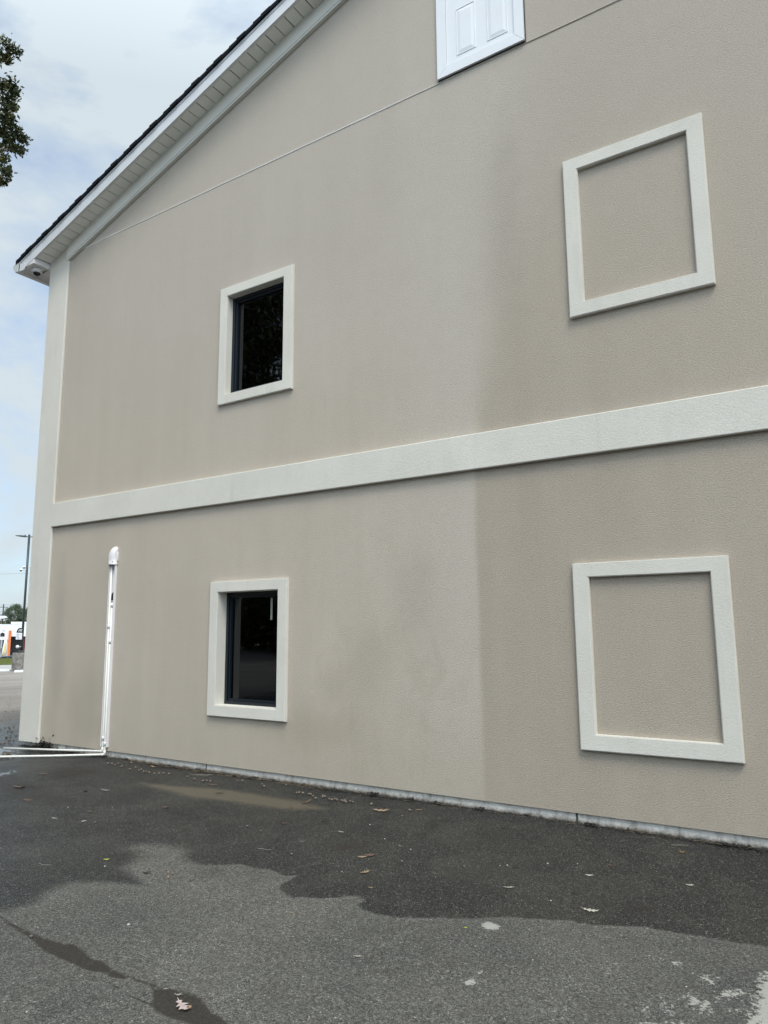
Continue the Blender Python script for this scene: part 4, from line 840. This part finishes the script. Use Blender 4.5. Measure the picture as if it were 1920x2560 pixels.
for sgn, ln in ((-1, 0.72), (1, 0.72)):
    d_ = (RV * sgn * 0.93 - FV * 0.36).normalized(); a = Vector((PC.x, PC.y, zp - 0.13)); sd_ = d_.cross(Vector((0, 0, 1)))
    mb = MB(); mb.tube([a, a + d_ * 0.20], 0.022, 8)
    vs = []
    for f_, w_, up_, dn in ((0.16, .07, .035, .035), (0.28, .15, .04, .03), (0.60, .15, .03, .012), (ln, .10, .012, .0)):
        p = a + d_ * f_ + Vector((0, 0, 0.02 * f_))
        vs += [p - sd_ * w_ - Vector((0, 0, dn)), p + sd_ * w_ - Vector((0, 0, dn)), p + sd_ * w_ * .8 + Vector((0, 0, up_)), p - sd_ * w_ * .8 + Vector((0, 0, up_))]
    fs = [(0, 1, 2, 3), (15, 14, 13, 12)] + [(i * 4 + k, i * 4 + (k + 1) % 4, i * 4 + 4 + (k + 1) % 4, i * 4 + 4 + k) for i in range(3) for k in range(4)]
    mb.add(vs, fs); mb.lathe([(0.03, 0), (0.03, 0.06), (0.012, 0.07)], a + d_ * 0.22 + Vector((0, 0, .035)), 8); mb.build('lamp_head', M_POLE, LPB)
def pole_cam(du, v, fwd, label):
    s_ = S0; zc = zat(v, s_); root = Vector((PC.x, PC.y, zc)); dvec = (RV * du - FV * fwd)
    o = empty('dome_camera', root + dvec, label, 'security camera', 'dome cameras on the light pole'); e = root + dvec
    mb = MB(); mb.tube([root + dvec * 0.1, root + dvec * 0.9, e + Vector((0, 0, .02))], 0.025, 8); mb.build('bracket', M_CAMW, o, True)
    mb = MB(); mb.lathe([(0.02, 0.06), (0.065, 0.045), (0.075, 0.0), (0.072, -0.03)], e, 14); mb.build('housing', M_CAMW, o, True)
    mb = MB(); mb.lathe([(0.062, -0.031), (0.056, -0.06), (0.035, -0.085), (0.01, -0.093)], e, 14); mb.build('dome', M_DOME, o, True)
pole_cam(-0.30, 1424, 0.10, 'lowest and leftmost white dome camera on the light pole')
pole_cam(0.20, 1416.5, 0.12, 'white dome camera on the right side of the light pole')
pole_cam(-0.15, 1416, -0.10, 'small white camera tucked behind the light pole on its left')
# round white fixture low on the pole
e = pt(46.2, 1617.5, S0); bm = bmesh.new(); bmesh.ops.create_uvsphere(bm, u_segments=16, v_segments=10, radius=0.085)
for v in bm.verts: v.co = Vector((v.co.x * 1.1, v.co.y * 1.1, v.co.z)) + e
mb = MB(); mb.addbm(bm); mb.tube([e, Vector((PC.x, PC.y, e.z))], 0.02, 8); tag(mb.build('globe_lamp', M_CAMW, None, True), 'small round white fixture low on the light pole above the concrete base', 'lamp')

# arched sign and notice panel on the pole
def font_text(name, body, mat, parent, origin, size, shear=0.0, off=0.01):
    cu = bpy.data.curves.new(name, 'FONT'); cu.body = body; cu.size = size; cu.extrude = 0.003; cu.align_x = 'CENTER'; cu.align_y = 'CENTER'; cu.shear = shear; cu.offset = 0.004
    t_ = bpy.data.objects.new(name, cu); col.objects.link(t_)
    dg = bpy.context.evaluated_depsgraph_get(); me_ = bpy.data.meshes.new_from_object(t_.evaluated_get(dg)); bpy.data.objects.remove(t_)
    X_, Z_, Yn = RV, Vector((0, 0, 1)), -FV
    vs = [origin + X_ * v.co.x + Z_ * v.co.y + Yn * (v.co.z + off) for v in me_.vertices]
    return mobj(name, vs, [tuple(p.vertices) for p in me_.polygons], mat, parent)
M_SGNB = simple('sign_black', (0.012, 0.018, 0.022), 0.4); M_SGNW = simple('sign_white', (0.75, 0.77, 0.80), 0.5, 0.02); M_SGNG = simple('sign_print_grey', (0.30, 0.31, 0.34), 0.6)
sc_ = pt(49.5, 1583.0, S0) - FV * 0.08
SG = empty('parking_sign', sc_, 'black arched sign over a white notice panel fixed to the light pole', 'sign')
mb = MB(); vs = []; n = 20; rr = 0.155
for yy in (0, 0.015):
    for k in range(n + 1):
        a = math.pi * k / n; p = sc_ + RV * (math.cos(a) * rr * 1.05) + Vector((0, 0, math.sin(a) * rr * 1.7)) + FV * yy; vs.append(p)
mb.add(vs, [tuple(range(n + 1)), tuple(range(2 * n + 1, n, -1))] + [(k, n + 1 + k, n + 2 + k, k + 1) for k in range(n)] + [(0, n, 2 * n + 1, n + 1)])
mb.build('arched_board', M_SGNB, SG); font_text('lettering', 'PS', M_SGNW, SG, sc_ + Vector((0, 0, 0.115)), 0.17, 0.35, 0.006)
pc_ = pt(48.0, 1583.3, S0) - FV * 0.08; pb_ = zat(1599.5, S0); mb = MB(); obox(mb, Vector((pc_.x, pc_.y, 0)), 0.30, 0.015, pb_, pc_.z - 0.004); mb.build('notice_panel', M_SGNW, SG)
mb = MB()
for k in range(9): obox(mb, Vector((pc_.x, pc_.y, 0)) - RV * 0.065 - FV * 0.002, 0.12, 0.0015, pb_ + 0.05 + k * 0.031, pb_ + 0.062 + k * 0.031)
for du, dz_ in ((0.07, 0.24), (0.07, 0.05), (-0.02, 0.02)): obox(mb, Vector((pc_.x, pc_.y, 0)) + RV * du - FV * 0.002, 0.06, 0.0015, pb_ + dz_, pb_ + dz_ + 0.022)
mb.build('print', M_SGNG, SG)

# white shop across the road
S1 = 125.0; FBk = 0
M_SHOP = simple('shop_white', (0.80, 0.84, 0.86), 0.7, 0.04, 1); M_ORG = simple('orange_paint', (0.72, 0.20, 0.06), 0.6, 0.08, 2); M_BAY = simple('bay_dark', (0.014, 0.016, 0.020), 0.7); M_MAR = simple('maroon', (0.09, 0.018, 0.02), 0.6)
shop_c = at(S1, 0); SH = empty('white_shop', shop_c, 'low white shop with an orange pillar and an open dark bay across the road', 'shop')
def span(u0, u1, s_=S1): return (tpx(u0) * s_, tpx(u1) * s_)
def fbox(name, u0, u1, v0, v1, mat, d0=0.0, d_=0.2, zlow=None, parent=None):
    t0, t1 = span(u0, u1); c_ = at(S1, (t0 + t1) / 2) - FV * d0; mb = MB(); z1_ = zat(v0, S1); z0_ = zat(v1, S1) if zlow is None else zlow
    obox(mb, c_, t1 - t0, d_, z0_, z1_); return mb.build(name, mat, parent or SH)
GZ = float(gz(shop_c.x, shop_c.y))
fbox('wall', -120, 25.5, 1561.5, 1600, M_SHOP, 0, 14); fbox('wall', 25.6, 120, 1555.5, 1592, M_SHOP, 0.02, 14.02)
fbox('pillar', 21.8, 28.3, 1577, 1640, M_ORG, 0.45, 0.42, zlow=GZ)
fbox('storefront', -40, 11.5, 1600, 1640, M_BAY, -0.4, 2, zlow=GZ + 0.5); fbox('low_wall', -40, 4, 1634, 1640, M_SHOP, -0.2, 0.15, zlow=GZ)
fbox('pier', 11.6, 21.7, 1600, 1640, M_SHOP, -0.1, 1.5, zlow=GZ)
fbox('open_bay', 28.4, 59.9, 1592.2, 1640, M_BAY, -0.8, 2, zlow=GZ); fbox('door', 60, 66, 1592.2, 1640, M_MAR, -0.3, 1, zlow=GZ)
lg = fbox('logo_house', 1.2, 12, 1585, 1591.6, M_SGNB, 0.06, 0.05)
t0, t1 = span(1.2, 12); cc = at(S1, (t0 + t1) / 2); mb = MB(); a = cc - RV * (t1 - t0) / 2 - FV * 0.06; b = cc + RV * (t1 - t0) / 2 - FV * 0.06; zt = zat(1585, S1); zk = zat(1582, S1)
mb.add([(a.x, a.y, zt), (b.x, b.y, zt), ((a.x + b.x) / 2, (a.y + b.y) / 2, zk)] + [(p.x + FV.x * .05, p.y + FV.y * .05, q_) for p, q_ in ((a, zt), (b, zt), ((a + b) / 2, zk))], [(0, 1, 2), (5, 4, 3), (0, 3, 4, 1), (1, 4, 5, 2), (2, 5, 3, 0)])
mb.build('logo_roof', M_SGNB, SH)
fbox('logo_mark', 3.5, 7.5, 1587, 1590.5, M_MAR, 0.075, 0.01)
for u0, v0 in ((6.2, 1576.5), (9.6, 1577.3)):
    fbox('logo_mark', u0, u0 + 1.8, v0, v0 + 2.0, M_SGNB, 0.03, 0.02)
# feather flag
s_ = 122.0; FFp = at(s_, tpx(9) * s_); FF = empty('feather_flag', FFp, 'white and yellow feather flag leaning in front of the shop left of the orange pillar', 'flag')
def quadcloth(name, ptsL, ptsR, mat):
    vs = []; fs = []; n = len(ptsL)
    for k, (l_, r__) in enumerate(zip(ptsL, ptsR)):
        for j in range(7):
            p = l_.lerp(r__, j / 6) + FV * 0.06 * math.sin(j * 1.6 + k); vs.append(p)
    for i in range(n - 1):
        for j in range(6): fs.append((i * 7 + j, i * 7 + j + 1, i * 7 + 8 + j, i * 7 + 7 + j))
    o = mobj(name, vs, fs, mat, FF, True); o.modifiers.new('s', 'SOLIDIFY').thickness = 0.01; return o
P_ = lambda u, v: pt(u, v, s_)
quadcloth('cloth', [P_(12.2, 1601), P_(10.8, 1612), P_(8.8, 1625), P_(7.0, 1640)], [P_(19.5, 1601), P_(20.5, 1612), P_(19.5, 1625), P_(18, 1641)], simple('flag_white', (0.80, 0.80, 0.76), 0.7, 0.04, 2))
quadcloth('yellow_stripe', [P_(14.2, 1604) - FV * .08, P_(13.2, 1615) - FV * .08, P_(11.5, 1628) - FV * .08, P_(9.5, 1639) - FV * .08], [P_(17.3, 1604) - FV * .08, P_(17.3, 1615) - FV * .08, P_(16, 1628) - FV * .08, P_(14, 1639) - FV * .08], simple('flag_yellow', (0.78, 0.66, 0.30), 0.7, 0.1, 3))
mb = MB(); p = P_(19.0, 1641); q_ = P_(20.8, 1600); mb.tube([(p.x, p.y, GZ), p, q_], 0.03, 6); mb.build('pole', M_POLE, FF)
# road sign
s_ = 112.0; RS = empty('road_sign', at(s_, tpx(4) * s_), 'grey back of a tall road sign on a thin post by the road', 'sign')
c_ = pt(5.5, 1600, s_); mb = MB(); obox(mb, Vector((c_.x, c_.y, 0)), 5.0 * .00043 * s_, 0.03, zat(1621, s_), zat(1600.5, s_)); mb.build('plate', simple('sign_back', (0.36, 0.40, 0.44), 0.5), RS)
mb = MB(); mb.tube([(c_.x, c_.y, float(gz(c_.x, c_.y))), (c_.x, c_.y, zat(1600, s_))], 0.05, 8); mb.build('post', simple('post_grey', (0.4, 0.42, 0.43), 0.5), RS)
# parked car: mostly its roof and windows show over the grass bank
s_ = 101.0; cc = at(s_, tpx(14) * s_); CR = empty('parked_car', cc, 'grey car on the road beyond the grass bank, its roof showing', 'car')
M_CAR = simple('car_grey', (0.10, 0.12, 0.15), 0.25, 0.05, 2); M_CARG = simple('car_glass', (0.02, 0.03, 0.04), 0.08)
L0 = -1.55; sc = zat(1639.2, s_) - cc.z
def car_pts(prof, w0, w1): return [cc + RV * x_ + FV * y_ + Vector((0, 0, z_)) for y_, w_ in ((-w0, 0), (w0, 0)) for x_, z_ in prof]
H = sc
body = [(-2.2, .25 * H), (-2.25, .5 * H), (-1.9, .62 * H), (-0.9, .68 * H), (-0.2, .97 * H), (0.3, H), (1.5, .98 * H), (2.2, .68 * H), (2.3, .55 * H), (2.3, .25 * H)]
mb = MB(); n = len(body); vs = car_pts(body, .85, 0); mb.add(vs, [tuple(range(n)), tuple(range(2 * n - 1, n - 1, -1))] + [(k, n + k, n + (k + 1) % n, (k + 1) % n) for k in range(n)]); mb.build('body', M_CAR, CR)
for pr in ([(-0.75, .69 * H), (-0.15, .92 * H), (0.35, .94 * H), (0.35, .69 * H)], [(0.45, .69 * H), (0.45, .94 * H), (1.4, .92 * H), (1.95, .69 * H)]):
    mb = MB(); vs = [cc + RV * x_ - FV * y_ + Vector((0, 0, z_)) for y_ in (.853, .865) for x_, z_ in pr]; mb.add(vs, [(0, 1, 2, 3), (7, 6, 5, 4), (0, 4, 5, 1), (1, 5, 6, 2), (2, 6, 7, 3), (3, 7, 4, 0)]); mb.build('side_window', M_CARG, CR)
for x_ in (-1.45, 1.45):
    for y_ in (-.86, .70):
        mb = MB(); mb.lathe([(0.32, 0), (0.33, .03), (.33, .14), (.32, .17)], cc + RV * x_ + FV * y_ + Vector((0, 0, .33)), 18, FV); mb.build('wheel', M_BLK, CR)
# canopy, utility pole and wires
s_ = 150.0; cc = at(s_, tpx(2) * s_); CN = empty('white_canopy', cc, 'white peaked canopy roof behind the shop below the utility pole', 'canopy')
mb = MB(); p = [pt(-6, 1549, s_), pt(16.5, 1545, s_), pt(13, 1541.5, s_), pt(-6, 1540, s_)]; mb.add(p + [q_ + FV * 4 for q_ in p], [(0, 1, 2, 3), (7, 6, 5, 4), (0, 4, 5, 1), (1, 5, 6, 2), (2, 6, 7, 3), (3, 7, 4, 0)]); mb.build('roof', M_CURBW, CN)
mb = MB()
for u in (1, 11): a = pt(u, 1545, s_) + FV * 2; mb.tube([(a.x, a.y, cc.z), a], .06, 6)
mb.build('posts', M_TWIGP, CN)
s_ = 170.0; a = pt(4.2, 1512, s_); UP = empty('utility_pole', (a.x, a.y, -2.77), 'thin dark wooden utility pole beside the round tree', 'utility pole')
mb = MB(); mb.tube([(a.x, a.y, -2.8), a], [0.16, 0.11], 8); mb.build('pole', M_TWIG, UP, True)
mb = MB(); b = a - Vector((0, 0, 0.6)); mb.tube([b - RV * .8, b + RV * .8], 0.06, 6); mb.build('crossarm', M_TWIG, UP)
M_WIRE = simple('wire_dark', (0.07, 0.08, 0.10), 0.6)
for u0, v0, u1, v1, s_, nm in ((-900, 1478, 900, 1395, 118, 'overhead wire crossing the sky between the pole cameras and the tree'), (-900, 1548, 900, 1480, 120, 'overhead wire just above the round tree'), (-900, 1560, 900, 1500, 119, 'overhead wire across the middle of the round tree'), (-900, 1562, 900, 1516, 121, 'overhead wire across the lower part of the round tree'), (-900, 1606, 900, 1522, 117, 'overhead wire crossing the white shop front')):
    mb = MB(); pts = []
    for k in range(25):
        t = k / 24; p = pt(u0 + (u1 - u0) * t, v0 + (v1 - v0) * t, s_); p.z -= 0.8 * (1 - (2 * t - 1) ** 2) - 0.8; pts.append(p)
    mb.tube(pts, 0.013, 5); tag(mb.build('overhead_wire', M_WIRE), nm, 'wire', 'overhead wires')

# ---------------------------------------------------------------- trees
M_LEAFD = leafmat('oak_leaves', (0.045, 0.062, 0.022), (0.095, 0.110, 0.036), (0.20, 0.17, 0.045))
M_LEAFF = leafmat('far_leaves', (0.035, 0.060, 0.030), (0.075, 0.105, 0.050), (0.11, 0.14, 0.08))
M_BARK = simple('bark', (0.075, 0.062, 0.050), 0.9, 0.3, 12, 0.8, 25)
def leaves_mesh(name, centers, rads, per, size, mat, parent, seed, keep=None, flat=0.75):
    rg = np.random.default_rng(seed); V = []; n_all = 0
    for c_, r_, n_ in zip(centers, rads, per):
        d = rg.normal(size=(n_, 3)); d /= np.linalg.norm(d, axis=1)[:, None]
        rad = r_ * rg.uniform(0.15, 1.0, (n_, 1)) ** 0.45 * (1 + 0.25 * rg.normal(size=(n_, 1)))
        P = np.array(c_) + d * rad * np.array([1, 1, flat])
        if keep is not None: P = P[keep(P)]
        V.append(P)
    P = np.concatenate(V); n_ = len(P)
    a = rg.normal(size=(n_, 3)); a /= np.linalg.norm(a, axis=1)[:, None]; b = rg.normal(size=(n_, 3)); b -= (b * a).sum(1)[:, None] * a; b /= np.linalg.norm(b, axis=1)[:, None]
    nn = np.cross(a, b); s_ = size * rg.uniform(.6, 1.3, (n_, 1))
    Q = np.stack([P - a * s_, P - a * s_ * .1 + b * s_ * .42, P + a * s_, P - a * s_ * .1 - b * s_ * .42 + nn * s_ * .2], 1).reshape(-1, 3)
    me_ = bpy.data.meshes.new(name); me_.vertices.add(len(Q)); me_.vertices.foreach_set('co', Q.ravel())
    me_.loops.add(len(Q)); me_.loops.foreach_set('vertex_index', np.arange(len(Q))); me_.polygons.add(n_); me_.polygons.foreach_set('loop_start', np.arange(n_) * 4); me_.polygons.foreach_set('loop_total', np.full(n_, 4)); me_.update()
    me_.materials.append(mat); o = bpy.data.objects.new(name, me_); col.objects.link(o)
    if parent is not None: o.parent = parent; o.matrix_parent_inverse = Matrix.Translation(-Vector(parent.location))
    return o
# big oak left of the lot; only the tips of its boughs reach into the picture
rg = np.random.default_rng(12); TB = Vector((-21.0, -6.6, float(gz(-21.0, -6.6))))
OK_ = empty('oak_tree', TB, 'large oak tree whose leafy boughs hang in from the upper left', 'tree')
CC = np.array([-20.3, -7.2, 10.8])
cl = []; 
for _ in range(900):
    d = rg.normal(size=3); d /= np.linalg.norm(d); r_ = 7.6 * rg.uniform(.25, 1) ** .4; cl.append(CC + d * r_ * np.array([1, 1, .85]))
cl = np.array(cl)
Nv = 1843.7 * np.array(cam_r) + 960.0 * np.array(cam_d); Nv /= np.linalg.norm(Nv); C0 = np.array(CAM)
out_ = lambda P: (P - C0) @ Nv          # metres to the right of the left edge of the view; the crown's side stops short of it
cl = cl[out_(cl) < -0.9][:760]
tips = np.array(TIPS)
crown = leaves_mesh('crown', cl, rg.uniform(.45, .95, len(cl)), [250] * len(cl), 0.085, M_LEAFD, OK_, 4, keep=lambda P: out_(P) < -0.15)
trg = np.random.default_rng(21)
leaves_mesh('bough_foliage', tips, trg.uniform(.12, .19, len(tips)), [85] * len(tips), 0.055, M_LEAFD, OK_, 6)
mb = MB(); mb.tube([TB - Vector((0, 0, .3)), TB + Vector((0, 0, 1)), TB + Vector((.2, .1, 4)), TB + Vector((.3, .2, 7))], [.62, .45, .38, .30], 14)
mb.build('trunk', M_BARK, OK_, True)
mb = MB(); top = TB + Vector((.3, .2, 6.5))
for k in range(16):
    e = Vector(cl[k * 17 % len(cl)]); mid = top.lerp(e, .5) + Vector((0, 0, .6)); mb.tube([top - Vector((0, 0, (k % 5) * .5)), mid, e], [.16, .09, .025], 7)
for ts in (tips[3], tips[13], tips[20], tips[26], tips[31]):
    e = Vector(ts); st_ = Vector((-18.6, -1.0, e.z + .5)); mid = st_.lerp(e, .6) + Vector((0, 0, .15)); mb.tube([top, st_, mid, e], [.10, .045, .022, .006], 6)
for t_ in tips[::2]:
    e = Vector(t_); b = e + Vector((-.55, -.35, .1)); mb.tube([b, e.lerp(b, .5) + Vector((0, 0, .03)), e], [.010, .007, .003], 5)
mb.build('branches', M_BARK, OK_, True)

def tree(name, base, h, r_, n_cl, per, size, label, seed, group=None, mat=None, cz=0.62):
    rg = np.random.default_rng(seed); T = empty(name, base, label, 'tree', group); c0 = np.array(base) + np.array([0, 0, h * cz]); cl = []
    while len(cl) < n_cl:
        d = rg.normal(size=3); d /= np.linalg.norm(d); q_ = c0 + d * r_ * rg.uniform(.3, 1) ** .5 * np.array([1, 1, h * (1 - cz) / r_ * .95])
        cl.append(q_)
    leaves_mesh('crown', cl, rg.uniform(.18, .34, n_cl) * r_, [per] * n_cl, size, mat or M_LEAFF, T, seed)
    mb = MB(); b = Vector(base); tp = b + Vector((0, 0, h * .6)); mb.tube([b - Vector((0, 0, .3)), b + Vector((0, 0, h * .25)), tp], [.05 * r_ + .1, .04 * r_ + .06, .03], 9)
    for k in range(6): e = Vector(cl[k * 7 % n_cl]); mb.tube([b + Vector((0, 0, h * (.25 + .04 * k))), (b + Vector((0, 0, h * .45))).lerp(e, .6), e], [.03 * r_, .02 * r_, .01], 6)
    mb.build('trunk', M_BARK, T, True); return T
s_ = 235.0
b = at(s_, tpx(33) * s_); tree('round_tree', b, zat(1509, s_) - b.z, 3.4, 70, 130, .16, 'round green tree behind the white shop left of the light pole', 31, 'trees behind the white shop', cz=0.68)
b = at(s_ - 3, tpx(66) * s_); tree('round_tree', b, zat(1519, s_) - b.z, 3.2, 60, 120, .16, 'green tree behind the white shop right of the light pole', 32, 'trees behind the white shop', cz=0.66)
b = at(s_ + 8, tpx(14) * s_); tree('dark_tree', b, zat(1548, s_) - b.z, 2.6, 50, 120, .16, 'lower dark tree behind the white canopy', 33, 'trees behind the white shop', mat=M_LEAFD, cz=0.6)
b = at(s_ + 6, tpx(46) * s_); tree('dark_tree', b, zat(1541, s_) - b.z, 3.4, 60, 120, .16, 'low dark trees filling the gap below the round tree', 34, 'trees behind the white shop', mat=M_LEAFD, cz=0.58)
# wood on the far side of the lot behind the viewer, seen mirrored in the panes
rg = np.random.default_rng(77); cl = []
for _ in range(520):
    a = rg.uniform(0, 1); p = np.array([-70 + 95 * a, -36 - 7 * math.sin(a * 9) + rg.normal() * 2.5, 0]); p[2] = rg.uniform(0.5, 10.5 + 2.5 * math.sin(a * 31)); cl.append(p)
wd = leaves_mesh('distant_wood', cl, rg.uniform(1.6, 2.8, len(cl)), [90] * len(cl), 0.42, M_LEAFD, None, 8); tag(wd, 'dark belt of trees mirrored in the window glass', 'wood', kind='stuff')
